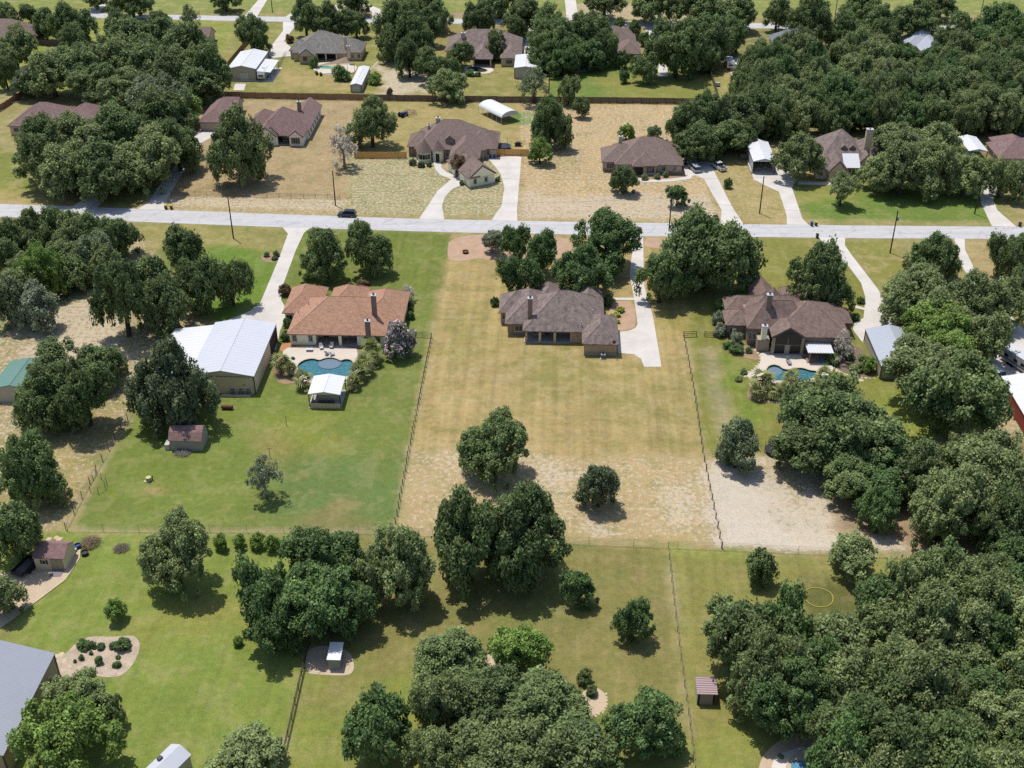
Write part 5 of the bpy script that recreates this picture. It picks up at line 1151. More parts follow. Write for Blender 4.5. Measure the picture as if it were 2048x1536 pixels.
# --- shrubs
for lab, grp, kind, pts in (
    ('clipped round shrub before the stone turret', 'clipped shrubs before the turret', 'grey', [(825,324,15,13),(842,328,15,13),(858,327,13,12)]),
    ('small shrub at the diagonal garage wing', 'shrubs at the garage wing', 'olive', [(923,365,10,10),(995,358,11,10)]),
    ('flowering shrub in the bed before the brick house', 'shrubs before brick house', 'olive', [(1290,354,16,12),(1314,352,15,12),(1331,348,12,12)]),
    ('round shrub on the pebble garden', 'shrubs on the pebble garden', 'deep', [(167,1288,28,24),(245,1288,32,28),(186,1289,15,15),(202,1292,16,15),(225,1290,16,15),(196,1320,18,18),(233,1328,17,15),(162,1314,12,14),(182,1306,8,9),(150,1322,7,7),(236,1314,10,9)]),
    ('yellow-green shrub on gravel beside the narrow drive', 'shrubs on gravel beside narrow drive', 'yellow', [(1240,619,18,10),(1233,629,16,12),(1224,631,12,9),(1237,643,8,8)]),
    ('shrub against the left wall of the orange-brown roofed house', 'shrubs left of the orange-brown roof', 'deep', [(574,645,18,34),(570,673,18,20),(586,716,8,7)]),
    ('shrub against the right wall beside the crepe myrtle', 'shrubs right of the orange-brown roof', 'deep', [(821,630,16,20),(818,608,18,14),(822,618,10,10)]),
    ('silvery shrub along the left wall by the ranch gate', 'silvery shrubs by the gate', 'pale', [(1438,636,26,36),(1442,660,26,30),(1474,676,26,32)]),
    ('shrub in the bed round the brown-roofed house', 'shrubs round the brown-roofed house', 'deep', [(1443,610,24,26),(1476,590,30,20),(1474,698,28,20),(1455,690,20,14),(1668,716,30,24),(1712,634,16,16),(1722,600,16,14),(1498,700,16,12)]),
    ('shrub in the bark bed behind patio cover', 'shrubs in the bark bed', 'olive', [(1710,735,28,20),(1727,715,24,18),(1700,712,20,16)]),
    ('low shrub beside the lower pool bed', 'low shrubs beside lower pool', 'olive', [(1488,742,16,12),(1478,757,16,12),(1562,1512,12,10)]),
    ('shrub at pool edge under the shade sail', 'shrubs at the shade sail pool', 'deep', [(683,145,36,30),(627,124,20,30),(633,146,7,9),(642,148,7,9)]),
    ('shrub round the far garden pond', 'shrubs round garden pond', 'deep', [(940,146,20,12),(915,138,16,16),(955,148,14,8)]),
    ('shrub on the far mulch circle', 'shrubs on mulch circle', 'deep', [(705,14,12,12),(715,21,8,7),(735,18,9,9),(725,20,8,6)]),
    ('ragged plant against the front bed of the driveway lawn', 'plants in the driveway bed', 'deep', [(533,509,12,10),(552,507,14,12),(549,516,12,9)])):
    for q in pts: shrub(*q, kind, lab, grp)
for q, kind, lab in (((1739,729,30,40),'bright','bright green bushy shrub at the grey building corner'), ((750,157,26,24),'bright','bright round shrub beside the long narrow shed'), ((779,183,13,15),'red','small reddish bush at fence corner'),
                     ((570,580,24,24),'red','red-leaved bush beside the long driveway'), ((725,566,24,16),'red','reddish bush behind the middle roof peak'), ((645,592,26,12),'bright','low hedge between two roof wings'), ((990,603,18,24),'deep','dark bush at the left end of the long brick house'),
                     ((1215,600,24,26),'deep','dark bush at right end of the long brick house'), ((580,78,18,15),'red','purple bush on a round gravel bed'), ((868,1292,54,36),'pale','silver-grey spreading shrub on pale stone'), ((306,1150,30,18),'deep','low growth at foot of the tall grey trunk'),
                     ((476,1282,20,26),'bright','tuft of palm-like leaves beside the rail fence clump')):
    shrub(*q, kind, lab)
# --- palms
def palm_crown(seed, nf=28):
    r = np.random.RandomState(seed); vs = []; fs = []; tone = []
    for i in range(nf):
        az = r.uniform(0, 2*math.pi); el = math.radians(r.uniform(-55, 70)); Lf = r.uniform(.62, .9)
        d = np.array([math.cos(az)*math.cos(el), math.sin(az)*math.cos(el), math.sin(el)]); hub = d*.38*Lf
        side = np.array([-math.sin(az), math.cos(az), 0]); up = np.cross(side, d)*-1; tn = r.uniform(.25,.8); hu = r.uniform(0,.55) if el > -.3 else r.uniform(.6,1)
        for k in range(9):
            a = math.radians(-76+19*k); t = d*math.cos(a)+side*math.sin(a); tip = hub+t*.72*Lf - np.array([0,0,.16*abs(math.sin(a))+.12]); w = (d*-math.sin(a)+side*math.cos(a))*.042
            mid = hub+t*.3*Lf; n0 = len(vs); vs += [hub, mid+w, tip, mid-w]; fs.append((n0,n0+1,n0+2,n0+3)); tone += [(tn*r.uniform(.85,1.15), hu, 0)]*4
    me = fast_mesh('crown', np.array(vs), np.array(fs)); vcol(me, 'tone', np.array(tone)); me.materials.append(L['palm']); return me
PALMS = [palm_crown(i) for i in range(3)]
q = MB(); q.tube((0,0,-1.02),(.02,0,-.5),.13,.10,8); q.tube((.02,0,-.5),(0,0,.05),.10,.13,8); PTR = q.mesh('trunk'); PTR.materials.append(M_BARK)
def palm(cx, cy, w, label, group, ht=2.6):
    p = G(cx, cy, ht); a = w/2/px_per_m(p); r = random.Random(int(cx)); t = thing('palm_tree', label, 'palm tree', (p.x, p.y, 0), r.uniform(0,6), group)
    c = link('crown', r.choice(PALMS), None, t); c.location = (0,0,ht); c.scale = (a*1.1,a*1.1,a*1.0)
    k = link('trunk', PTR, None, t); k.location = (0,0,ht); k.scale = (1.5,1.5,ht)
for q in ((562,722,54,2.6),(580,733,40,2.2),(605,755,50,2.4)): palm(*q[:3], 'fan palm between the workshop and the scalloped pool', 'palms beside the workshop', q[3])
for q in ((742,692,54,3),(728,722,58,2.6),(716,742,50,2.2),(706,762,44,1.8),(748,712,40,2.2)): palm(*q[:3], 'fan palm between the scalloped pool and crepe myrtle lawn', 'palms beside the scalloped pool', q[3])
for q in ((1526,757,66,2.8),(1584,752,50,2.4),(1649,751,56,2.6),(1516,780,48,1.8),(1546,778,50,1.8),(1568,776,40,1.6)): palm(*q[:3], 'fan palm along the near edge of the winding teal pool', 'palms beside the teal pool', q[3])
# ------------------------------------------------------------------ fences
M_CEDAR = mat('new_cedar_boards', C(206,158,92,1.0), .8, .14, 2.5); M_OLDWD = mat('weathered_red_brown_boards', C(124,92,76,.75), .9, .22, 2.0, coarse=.15); M_DARKWD = mat('dark_weathered_boards', C(96,82,74,.85), .9, .18, 2.0)
M_POST = mat('dark_timber_post', C(84,72,62), .9, .2, 3); M_WIRE = mat('fence_wire', C(150,140,124), .6, .1, 3, metal=.4); M_TPOST = mat('steel_t_post', C(110,104,92), .6, .1, 3)
def polyline(pts):
    w = [G(x, y) for x, y in pts]; return w
def plank_fence(label, pts, hgt, m, bay=2.4, face=1):
    """privacy fence: a panel of upright boards in every bay, posts and rails"""
    w = polyline(pts); t = thing('plank_fence', label, 'fence', w[0], 0)
    o = w[0]; r = random.Random(int(pts[0][0]))
    for i in range(len(w)-1):
        a = w[i]-o; b = w[i+1]-o; L_ = (b-a).length; n_ = max(1, round(L_/bay)); ang = math.atan2(b.y-a.y, b.x-a.x)
        for k in range(n_):
            p = a.lerp(b, k/n_); W_ = L_/n_; q = MB(); nb = max(1, int(W_/.3)); lean = r.uniform(-.03, .03)
            for j in range(nb):
                x0 = W_*j/nb+.008; x1 = W_*(j+1)/nb-.008; hh = hgt+r.uniform(-.025,.025); d = r.uniform(-.008,.008)
                q.box(x0, -.02+d, .04, x1, .012+d, hh)
            for z in (.35, hgt*.55, hgt-.3): q.box(0, .013, z, W_, .06, z+.09)
            e = q.build('board_panel', m, t); e.location = p; e.rotation_euler = (0, lean, ang)
            q = MB(); q.box(-.06,.0,0,.06,.12,hgt-.05); e = q.build('post', M_POST, t); e.location = p+Vector((-math.sin(ang),math.cos(ang),0))*.07; e.rotation_euler = (0,0,ang)
    return t
def wire_fence(label, pts, hgt=1.2, gap=3.0, wires=4, post_m=None, r_=.06, rail=False, cat='fence', wr=.012, jit=.06):
    w = polyline(pts); o = w[0]; t = thing('wire_fence' if not rail else 'rail_fence', label, cat, o, 0); r = random.Random(int(pts[0][0]*3)); PM = post_m or M_POST
    wm = MB()
    for i in range(len(w)-1):
        a = w[i]-o; b = w[i+1]-o; n_ = max(1, round((b-a).length/gap)); prev = None
        for k in range(n_+(1 if i == len(w)-2 else 0)):
            p = a.lerp(b, k/n_); hh = hgt*r.uniform(.95,1.15); tip = p+Vector((r.uniform(-jit,jit), r.uniform(-jit,jit), hh))
            MB().tube(p-Vector((0,0,.05)), tip, r_, r_*.9, 6).build('post', PM, t)
        for j in range(wires):
            z = hgt*(j+1)/wires*.95; q0 = a+Vector((0,0,z)); q1 = b+Vector((0,0,z)); wm.tube(q0, q1, wr, None, 4)
    if wires: wm.build('rails' if rail else 'wires', PM if rail else M_WIRE, t)
    return t
plank_fence('long red-brown plank fence behind the limestone house', [(415,194),(512,197),(747,201)], 1.95, M_OLDWD)
plank_fence('long dark plank fence behind turret house and brick house', [(748,201.5),(1024,205),(1250,207),(1396,209)], 1.95, M_DARKWD)
plank_fence('new tan cedar fence left of the turret house', [(709,317),(814,317)], 1.9, M_CEDAR); plank_fence('new tan cedar fence beside the trampoline', [(993,311.5),(1058,311.5)], 1.9, M_CEDAR)
plank_fence('dark side fence running back from the tan cedar fence', [(712,313),(727,265),(746,204)], 1.8, M_DARKWD)
plank_fence('dark fence between green far lawn and strip with a quad', [(1415,131),(1437,203)], 1.8, M_DARKWD); plank_fence('dark fence behind a concrete patio slab', [(1312,124),(1414,129)], 1.8, M_DARKWD)
plank_fence('dark fence by a far brown roofed house', [(75,90),(150,93)], 1.9, M_DARKWD); plank_fence('reddish fence running past the maroon-brown house', [(-20,236),(55,187)], 1.9, M_OLDWD); plank_fence('brown fence beside the camper barn', [(452,140),(475,112),(500,82)], 1.9, M_OLDWD)
plank_fence('short grey fence beside the open carport', [(1480,321),(1499,321)], 1.8, M_DARKWD); plank_fence('fence behind shaded carport court', [(1552,318),(1563,319)], 1.8, M_DARKWD)
wire_fence('post and wire fence beside scrub plot and green lawn', [(268,822),(230,880),(180,968),(132,1060)], 1.5, 3.6, 5, r_=.07)
wire_fence('thin wire fence behind three long plots', [(136,1063),(420,1064),(792,1068),(1090,1086),(1445,1100),(1900,1121)], 1.5, 6.2, 5, M_TPOST, .03)
wire_fence('post and wire fence between green lawn and burnt grass', [(863,676),(845,765),(826,865),(808,955),(791,1047)], 1.25, 1.9, 4, r_=.085)
wire_fence('post and wire fence between burnt grass and brown-roofed plot', [(1369,682),(1389,790),(1405,905),(1424,1000),(1443,1097)], 1.25, 2.5, 4, r_=.085)
wire_fence('dark rail fence beside white pump house', [(620,1290),(604,1352),(584,1440),(561,1542)], 1.35, 3.0, 3, rail=True, wr=.05, r_=.06)
wire_fence('pale wire fence beside the pinkish roofed shelter', [(1336,1097),(1348,1210),(1362,1320),(1377,1430),(1390,1545)], 1.25, 2.6, 4, M_TPOST, .05)
wire_fence('low dark pipe fence along the street verge', [(343,390),(510,394),(680,398)], 1.2, 3.0, 3, M_STEEL, .05, True, wr=.03, jit=0)
wire_fence('black railing beside camper barn garden', [(553,143),(565,120),(571,110),(584,108)], 1.3, 2.0, 5, M_STEEL, .04, True, wr=.02, jit=0)
wire_fence('dark pipe gate at the house corner by crepe myrtle', [(832,674),(863,676)], 1.2, 2.6, 4, M_STEEL, .05, True, 'gate', .03, 0)
wire_fence('dark timber ranch gate across the grass lane', [(1367,674),(1393,673)], 1.25, 2.6, 3, M_POST, .07, True, 'gate', .06, 0); wire_fence('dark timber gate next to silvery shrubs', [(1409,673),(1427,674),(1466,675)], 1.2, 2.0, 3, M_POST, .06, True, 'gate', .06, 0)
wire_fence('small wire pen with bare soil against the post fence', [(180,968),(192,950),(214,968),(211,978),(197,988),(181,984)], 1.3, 1.6, 3, M_TPOST, .05)

# ------------------------------------------------------------------ utility poles
M_POLE = mat('creosote_pole', C(74,64,58), .9, .2, 3); M_CAN = mat('grey_transformer', C(176,180,184), .5, .08, 3)
tips = []
for bx, by, hh, lab, arm in ((467,477,10.2,'tall wooden pole on near verge beside bright lawn',0), (671,411,9.2,'wooden pole beside the street near parked car',0), (1519,427,9.8,'wooden pole between two forked drives',0),
                        (1780,506,10.6,'wooden pole with grey transformer on right-hand lawn',1), (1338,462,8.8,'wooden pole with transformer behind the huge street oak',1), (1949,428,9.5,'wooden pole before the oak wood drive',0),
                        (1669,40,9,'far pole among road oaks',0), (1961,31,9,'far pole on bare verge beside dark oak',0), (217,27,9,'far pole beside a gated drive',0), (545,25,9,'far pole between two far drives',0), (821,26,9,'far pole before a sandy grove',0), (267,20,8.5,'far pole on green far verge',0), (1098,194,9,'pole just behind the long dark fence',0)):
    p = G(bx, by); t = thing('utility_pole', lab, 'utility pole', p, 0, None)
    MB().tube((0,0,-.2),(0,0,hh),.17,.12,8).build('shaft', M_POLE, t); tips.append(p+Vector((0,0,hh-.3)))
    MB().tube((0,0,hh-.25),(0,0,hh+.15),.05,None,6).build('insulator', M_CAN, t)
    if arm: MB().tube((.32,-.1,hh-2.4),(.32,-.1,hh-1.5),.22,None,10).build('transformer', M_CAN, t)
def span(a, b, sag=.8):
    q = MB(); P_ = [a.lerp(b, i/14)-Vector((0,0,sag*4*(i/14)*(1-i/14))) for i in range(15)]; o = P_[0]
    for i in range(14): q.tube(P_[i]-o, P_[i+1]-o, .018, None, 4)
    return q.build('power_line', M_STEEL, None, o)
for i, j, lab in ((2,5,'overhead line from drive pole to the oak wood pole'), (1,2,'overhead line across the dry front yards'), (4,3,'overhead line along the near verge to transformer pole'), (0,4,'overhead line along near verge from the bright lawn')):
    tag(span(tips[i], tips[j], 1.2), lab, 'power line')

# ------------------------------------------------------------------ vehicles
M_TYRE = mat('tyre_rubber', C(50,50,50), .85, .1, 3); M_RIM = mat('wheel_rim', C(170,172,176), .35, .05, 3, metal=.5); M_CARGL = glass('car_glass', (.015,.018,.022), .05)
M_LAMPW = mat('headlight_lens', C(235,235,230), .2, .03, 3); M_LAMPR = mat('tail_lamp', C(150,30,26), .3, .05, 3)
def paint(name, c_): return mat(name, c_, .25, .02, 1, spec=.6)
def car(label, pos, rz, pm, L_=4.7, W_=1.86, H_=1.7, kind='suv', name='parked_car', cat='car', group=None):
    """x forward; body with bonnet and shoulders, tapered glasshouse, roof panel, wheels and lamps"""
    t = thing(name, label, cat, pos, rz, group); w = W_/2; h = L_/2; zs = .98 if kind != 'car' else .88
    prof = [(-h,.42),(-h+.05,zs-.05),(-h+.25,zs),(h-1.35,zs),(h-.5,zs-.09),(h-.08,zs-.28),(h,.55),(h-.05,.36),(-h+.05,.34)]
    n_ = len(prof); q = MB()
    vs = [(x,-w*(.96 if z > .8 else 1),z) for x, z in prof]+[(x,w*(.96 if z > .8 else 1),z) for x, z in prof]
    q.add(vs, [tuple(range(n_))[::-1], tuple(range(n_,2*n_))]+[(i,(i+1)%n_,n_+(i+1)%n_,n_+i) for i in range(n_)]); body = q.build('body', pm, t)
    if kind == 'pickup': x0, x1 = -.55, h-1.25
    else: x0, x1 = -h+.12, h-1.15
    z1 = H_-.06; fl = .75; rl = .28 if kind != 'pickup' else .15
    q = MB(); q.hexa([(x0,-w*.94,zs-.02),(x1,-w*.94,zs-.02),(x1,w*.94,zs-.02),(x0,w*.94,zs-.02)], [(x0+rl,-w*.76,z1),(x1-fl,-w*.76,z1),(x1-fl,w*.76,z1),(x0+rl,w*.76,z1)]); q.build('glasshouse', M_CARGL, t)
    q = MB(); q.hexa([(x0+rl-.06,-w*.8,z1-.02),(x1-fl+.06,-w*.8,z1-.02),(x1-fl+.06,w*.8,z1-.02),(x0+rl-.06,w*.8,z1-.02)], [(x0+rl+.1,-w*.72,H_),(x1-fl-.1,-w*.72,H_),(x1-fl-.1,w*.72,H_),(x0+rl+.1,w*.72,H_)]); q.build('roof_panel', pm, t)
    for s_ in (-1, 1):
        for xx in ((x0+x1)/2-.1,): 
            q = MB(); q.hexa([(xx-.05,s_*w*.95-.02,zs),(xx+.05,s_*w*.95-.02,zs),(xx+.05,s_*w*.95+.02,zs),(xx-.05,s_*w*.95+.02,zs)], [(xx-.05,s_*w*.775-.02,z1),(xx+.05,s_*w*.775-.02,z1),(xx+.05,s_*w*.775+.02,z1),(xx-.05,s_*w*.775+.02,z1)]); q.build('pillar', pm, t)
        for xx in (-h+.92, h-.9):
            q = MB(); q.tube((xx,s_*(w-.2),.34),(xx,s_*(w+.02),.34),.34,None,14); wh = q.build('wheel', M_TYRE, t)
            q = MB(); q.tube((xx,s_*(w+.021),.34),(xx,s_*(w+.035),.34),.2,None,10); q.build('rim', M_RIM, wh)
        MB().box(h-.16,s_*w*.72-.2,.6,h-.02,s_*w*.72+.2,.74).build('headlight', M_LAMPW, t); MB().box(-h-.02,s_*w*.8-.12,.68,-h+.1,s_*w*.8+.12,.9).build('tail_light', M_LAMPR, t)
        MB().box(x1-.5,s_*(w+.02)-.02 if s_ > 0 else s_*(w+.2)+.02,zs,x1-.38,s_*(w+.2)-.02 if s_ > 0 else s_*(w+.02)+.02,zs+.14).build('mirror', pm, t)
    if kind == 'pickup':
        q = MB(); q.box(-h+.12,-w*.82,zs+.001,-.75,w*.82,zs+.02); q.build('bed_liner', M_TYRE, t)
        for s_ in (-1,1): MB().box(-h+.05,s_*w*.9-.06,zs-.02,-.6,s_*w*.9+.06,zs+.16).build('bed_side', pm, t)
        MB().box(-h+.02,-w*.85,zs-.02,-h+.12,w*.85,zs+.16).build('tailgate', pm, t)
    return t
P_NAVY = paint('navy_paint', (.012,.016,.035)); P_WHITE = paint('white_paint', C(240,240,240)); P_SILVER = paint('silver_paint', C(196,198,204)); P_BLUE = paint('blue_paint', C(60,70,120))
p = G(694,432.5); car('dark navy car parked on the street', (p.x,p.y,.04), math.radians(176), P_NAVY, 4.6, 1.85, 1.66)
p = G(1389,341); car('silver car on the brick house driveway', (p.x,p.y,.06), math.radians(106), P_SILVER, 4.8, 1.9, 1.8)
p = G(1437.5,337); car('white pickup parked on dry grass', (p.x,p.y,0), math.radians(112), P_WHITE, 5.6, 1.95, 1.85, 'pickup', 'parked_pickup', 'pickup')
p = G(1407,321); car('small dark blue utility cart under oak shade by brick house', (p.x,p.y,.06), math.radians(150), P_BLUE, 3.2, 1.5, 1.6, 'car', 'utility_cart', 'cart')
p = G(1994,757); car('white long-roofed car beside the red barn', (p.x,p.y,.06), math.radians(-66), P_WHITE, 5.2, 2.0, 1.9)
p = G(1576,336); car('white car half under olive oak by the carport court', (p.x,p.y,.06), math.radians(100), P_WHITE, 4.9, 1.9, 1.7)
p = G(1745+2,24); car('white car on far shady drive', (p.x,p.y,0), math.radians(5), P_WHITE, 4.8, 1.9, 1.6)
p = G(1435,171); car('small white utility cart beside a dark fence', (p.x,p.y,0), math.radians(88), P_WHITE, 2.6, 1.3, 1.2, 'car', 'utility_cart', 'cart')
p = G(1935,316); car('white car under the right-hand carport', (p.x,p.y,0), math.radians(95), P_WHITE, 4.8, 1.9, 1.6)
def camper(label, pos, rz, L_=7.5, W_=2.4, H_=3.0, stripe=None):
    t = thing('camper', label, 'camper', pos, rz); w = W_/2
    q = MB(); q.yprism([(-L_/2,.6),(L_/2-.5,.6),(L_/2,1.2),(L_/2,2.0),(L_/2-.5,H_),(-L_/2+.2,H_),(-L_/2,H_-.3)], -w, w); q.build('body', P_WHITE, t)
    q = MB(); q.box(L_/2-.14,-w*.62,1.55,L_/2+.03,w*.62,2.1) ; q.build('windscreen', M_CARGL, t)
    for s_ in (-1,1):
        for x in (-2.2,.2,2.0):
            q = MB(); q.box(x-.45,s_*(w+.01)-.015,1.5,x+.45,s_*(w+.01)+.015,2.1); q.build('window', M_CARGL, t)
        q = MB(); q.box(-L_/2+.1,s_*(w+.006)-.008,1.05,L_/2-.3,s_*(w+.006)+.008,1.25); q.build('stripe', stripe or M_STEEL, t)
        for x in (-.6,.35): q = MB(); q.tube((x-.8,s_*(w-.25),.36),(x-.8,s_*(w+.01),.36),.36,None,12); q.build('wheel', M_TYRE, t)
    MB().box(-1.2,-.35,H_,-.4,.35,H_+.25).build('roof_unit', M_FRAME, t); q = MB(); q.tube((L_/2-.2,0,.5),(L_/2+.9,0,.4),.07,None,6); q.build('drawbar', M_STEEL, t)
    MB().box(L_/2+.7,-.08,0,L_/2+.85,.08,.42).build('jockey_wheel', M_STEEL, t)
    return t
p = G(524,163); camper('white camper parked under the lean-to of the tan barn', (p.x,p.y+3.2,.12), math.radians(-92), 7.0)
p = G(1461,142); camper('white camper on a concrete pad beside cream shed', (p.x,p.y+3.4,.0), math.radians(-90), 6.5)
p = G(2042,745); camper('white camper with grey windows behind the red barn', (p.x,p.y+2,.06), math.radians(-66), 8.0)
sheet('concrete_pad', [(1453,117),(1478,116),(1508,150),(1463,151)], M_CONC, .05)
# dump trailer by the shed
p = G(52,1140); t = thing('dump_trailer', 'black dump trailer beside tan shed', 'trailer', p, math.radians(72)); M_BLK = mat('black_steel', C(58,58,62), .5, .1, 2)
q = MB(); q.box(-2.0,-.95,.55,2.0,.95,.65); q.build('floor', M_BLK, t)
for a in ((-2.0,-1.0,2.0,-.95),(-2.0,.95,2.0,1.0),(-2.05,-1.0,-2.0,1.0),(2.0,-1.0,2.05,1.0)): MB().box(a[0],a[1],.55,a[2],a[3],1.15).build('side_panel', M_BLK, t)
for s_ in (-1,1):
    for x in (-.45,.4): MB().tube((x,s_*1.02,.34),(x,s_*1.22,.34),.34,None,12).build('wheel', M_TYRE, t)
MB().tube((2.05,0,.5),(3.3,0,.45),.07,None,6).build('drawbar', M_BLK, t); MB().box(3.15,-.06,0,3.3,.06,.5).build('jack', M_BLK, t); MB().box(-1.7,-.7,.651,1.6,.7,.85).build('load', mat('brush_load', C(112,108,110), .95, .35, 4), t)

# ------------------------------------------------------------------ bins
def bin_(label, px, py, bm, lm, rz=0, group=None):
    p = G(px, py); t = thing('wheelie_bin', label, 'bin', (p.x, p.y, 0.0), rz, group)
    q = MB(); q.hexa([(-.24,-.27,.06),(.24,-.27,.06),(.24,.25,.06),(-.24,.25,.06)], [(-.31,-.36,1.0),(.31,-.36,1.0),(.31,.34,1.0),(-.31,.34,1.0)]); q.build('body', bm, t)
    q = MB(); q.hexa([(-.34,-.4,1.002),(.34,-.4,1.002),(.34,.36,1.002),(-.34,.36,1.002)], [(-.28,-.3,1.1),(.28,-.3,1.1),(.28,.34,1.12),(-.28,.34,1.12)]); q.build('lid', lm, t)
    for s_ in (-1,1): MB().tube((s_*.2,.28,.12),(s_*.28,.28,.12),.12,None,10).build('wheel', M_TYRE, t)
    MB().box(-.28,.36,.93,.28,.42,.98).build('handle', M_TYRE, t)
B_DK = mat('dark_bin_plastic', C(62,66,62), .5, .08, 3); B_YL = mat('yellow_lid', C(216,200,70), .5, .05, 3); B_BL = mat('blue_bin_plastic', C(52,84,150), .5, .05, 3); B_GR = mat('olive_bin_plastic', C(70,80,60), .5, .05, 3)
for x in (332,343): bin_('olive bin with yellow lid at the street edge by dark drive', x, 418, B_GR, B_YL, 0, 'yellow lidded bins by dark drive')
bin_('blue bin at the end of the forked drive', 1623, 452, B_BL, B_BL); bin_('bin with yellow lid next to a blue bin', 1631.5, 451.5, B_GR, B_YL); bin_('dark bin on the near road edge beside curved drive', 1634, 476, B_DK, B_DK); bin_('dark bin at the right-hand drive mouth', 2039, 453, B_DK, B_DK)
for x in (981,989): bin_('blue bin behind the turret house garage court', x, 316, B_BL, B_BL, 0, 'blue bins at the garage court')
bin_('dark bin against the brick house wall', 1371, 330, B_DK, B_DK)

# ------------------------------------------------------------------ garden things
p = G(1008,297); t = thing('trampoline', 'round blue trampoline with net behind tan fence', 'trampoline', p, 0); R_ = 1.95
q = MB(); q.tube((0,0,.82),(0,0,.86),R_*.86,None,28); q.build('mat', M_BLK, t)
q = MB()
for i in range(28):
    a, b = 2*math.pi*i/28, 2*math.pi*(i+1)/28
    q.hexa([(R_*math.cos(a)*k_,R_*math.sin(a)*k_,.82) if 0 else (R_*k_*math.cos(c_),R_*k_*math.sin(c_),.84) for k_, c_ in ((.86,a),(1,a),(1,b),(.86,b))], [(R_*k_*math.cos(c_),R_*k_*math.sin(c_),.91) for k_, c_ in ((.86,a),(1,a),(1,b),(.86,b))])
q.build('pad', mat('blue_pad', C(60,84,150), .6, .05, 3), t)
for i in range(6):
    a = math.pi*i/3; MB().tube((R_*math.cos(a),R_*math.sin(a),0),(R_*math.cos(a),R_*math.sin(a),2.3),.035,None,6).build('net_pole', M_STEEL, t)
p = G(1036,292); t = thing('patio_grill', 'black covered grill behind tan fence', 'grill', p, 0); MB().hexa([(-.9,-.5,0),(.9,-.5,0),(.9,.5,0),(-.9,.5,0)], [(-.8,-.4,.95),(.8,-.4,.95),(.8,.4,.95),(-.8,.4,.95)]).build('cover', M_BLK, t); MB().box(-1.15,-.3,.7,-.86,.3,.76).build('side_shelf', M_BLK, t); MB().box(.86,-.3,.7,1.15,.3,.76).build('side_shelf', M_BLK, t); q = MB(); q.xprism([(-.4,.95),(.4,.95),(.3,1.25),(-.1,1.35),(-.38,1.15)][::-1], -.6, .6); q.build('hood', M_BLK, t)
p = G(1548,905); t = thing('trampoline', 'black netted trampoline tucked under big oak clump', 'trampoline', p, 0); R_ = 1.7
MB().tube((0,0,.7),(0,0,.78),R_,None,24).build('mat', M_BLK, t)
for i in range(6):
    a = math.pi*i/3; MB().tube((R_*math.cos(a),R_*math.sin(a),0),(R_*math.cos(a),R_*math.sin(a),2.4),.04,None,6).build('net_pole', M_BLK, t)
# yellow hose ring lying on the lawn
p = G(1637,1195); R_ = 2.15; q = MB(); n_ = 30
for i in range(n_):
    f = lambda k: ((R_+.08*math.sin(3*k))*math.cos(k), (R_*.98)*math.sin(k), .06)
    q.tube(f(2*math.pi*i/n_), f(2*math.pi*(i+1)/n_), .06, None, 6)
tag(q.build('edging_ring', mat('yellow_edging', C(226,206,92), .6, .05, 3), None, p), 'yellow ring lying on grass before the wide oak wood', 'ring')
# brown tank
p = G(455,818.5); t = thing('steel_tank', 'rusty brown steel tank lying on green lawn', 'tank', p, LOT); M_RUST = mat('rusty_steel', C(122,80,58), .8, .25, 2.5)
q = MB(); q.tube((-.95,0,.52),(.95,0,.52),.38,None,14); q.tube((.95,0,.52),(1.12,0,.52),.38,.2,14); q.tube((-1.12,0,.52),(-.95,0,.52),.2,.38,14); q.build('shell', M_RUST, t)
for x in (-.6,.6): MB().box(x-.08,-.3,0,x+.08,.3,.2).build('foot', M_STEEL, t)
# well with a dog-sized planter
p = G(298,962); t = thing('stone_well', 'small round stone well on green lawn', 'well', p, 0)
MB().tube((0,0,0),(0,0,.75),.5,.42,14).build('wall', mat('pale_stone', C(196,190,160), .9, .15, 4), t); MB().tube((0,0,.75),(0,0,.8),.45,None,14).build('lid', mat('cream_lid', C(226,216,160), .8, .05, 3), t)
MB().box(-.8,-.5,0,-.1,.1,.12).build('step', M_KERB, t); q = MB(); q.tube((.6,.15,0),(.6,.15,.85),.1,.08,8); q.tube((.6,.15,.85),(.85,.05,.95),.07,None,6); q.build('hand_pump', M_BLK, t)
# clothes line
for k, (bx, by) in enumerate(((572,853),(540,918))): pass
a, b = G(573,851), G(540,915); t = thing('clothes_line', 'clothes line between two posts on green lawn', 'clothes line', a, 0); b = b-a
for q0 in (Vector((0,0,0)), b):
    MB().tube(q0, q0+Vector((0,0,1.9)), .05, None, 6).build('post', M_STEEL, t); MB().tube(q0+Vector((-.5,0,1.85)), q0+Vector((.5,0,1.85)), .035, None, 6).build('crossbar', M_STEEL, t)
q = MB()
for x in (-.45,.45): q.tube(Vector((x,0,1.86)), b+Vector((x,0,1.86)), .012, None, 4)
q.build('line', M_STEEL, t)
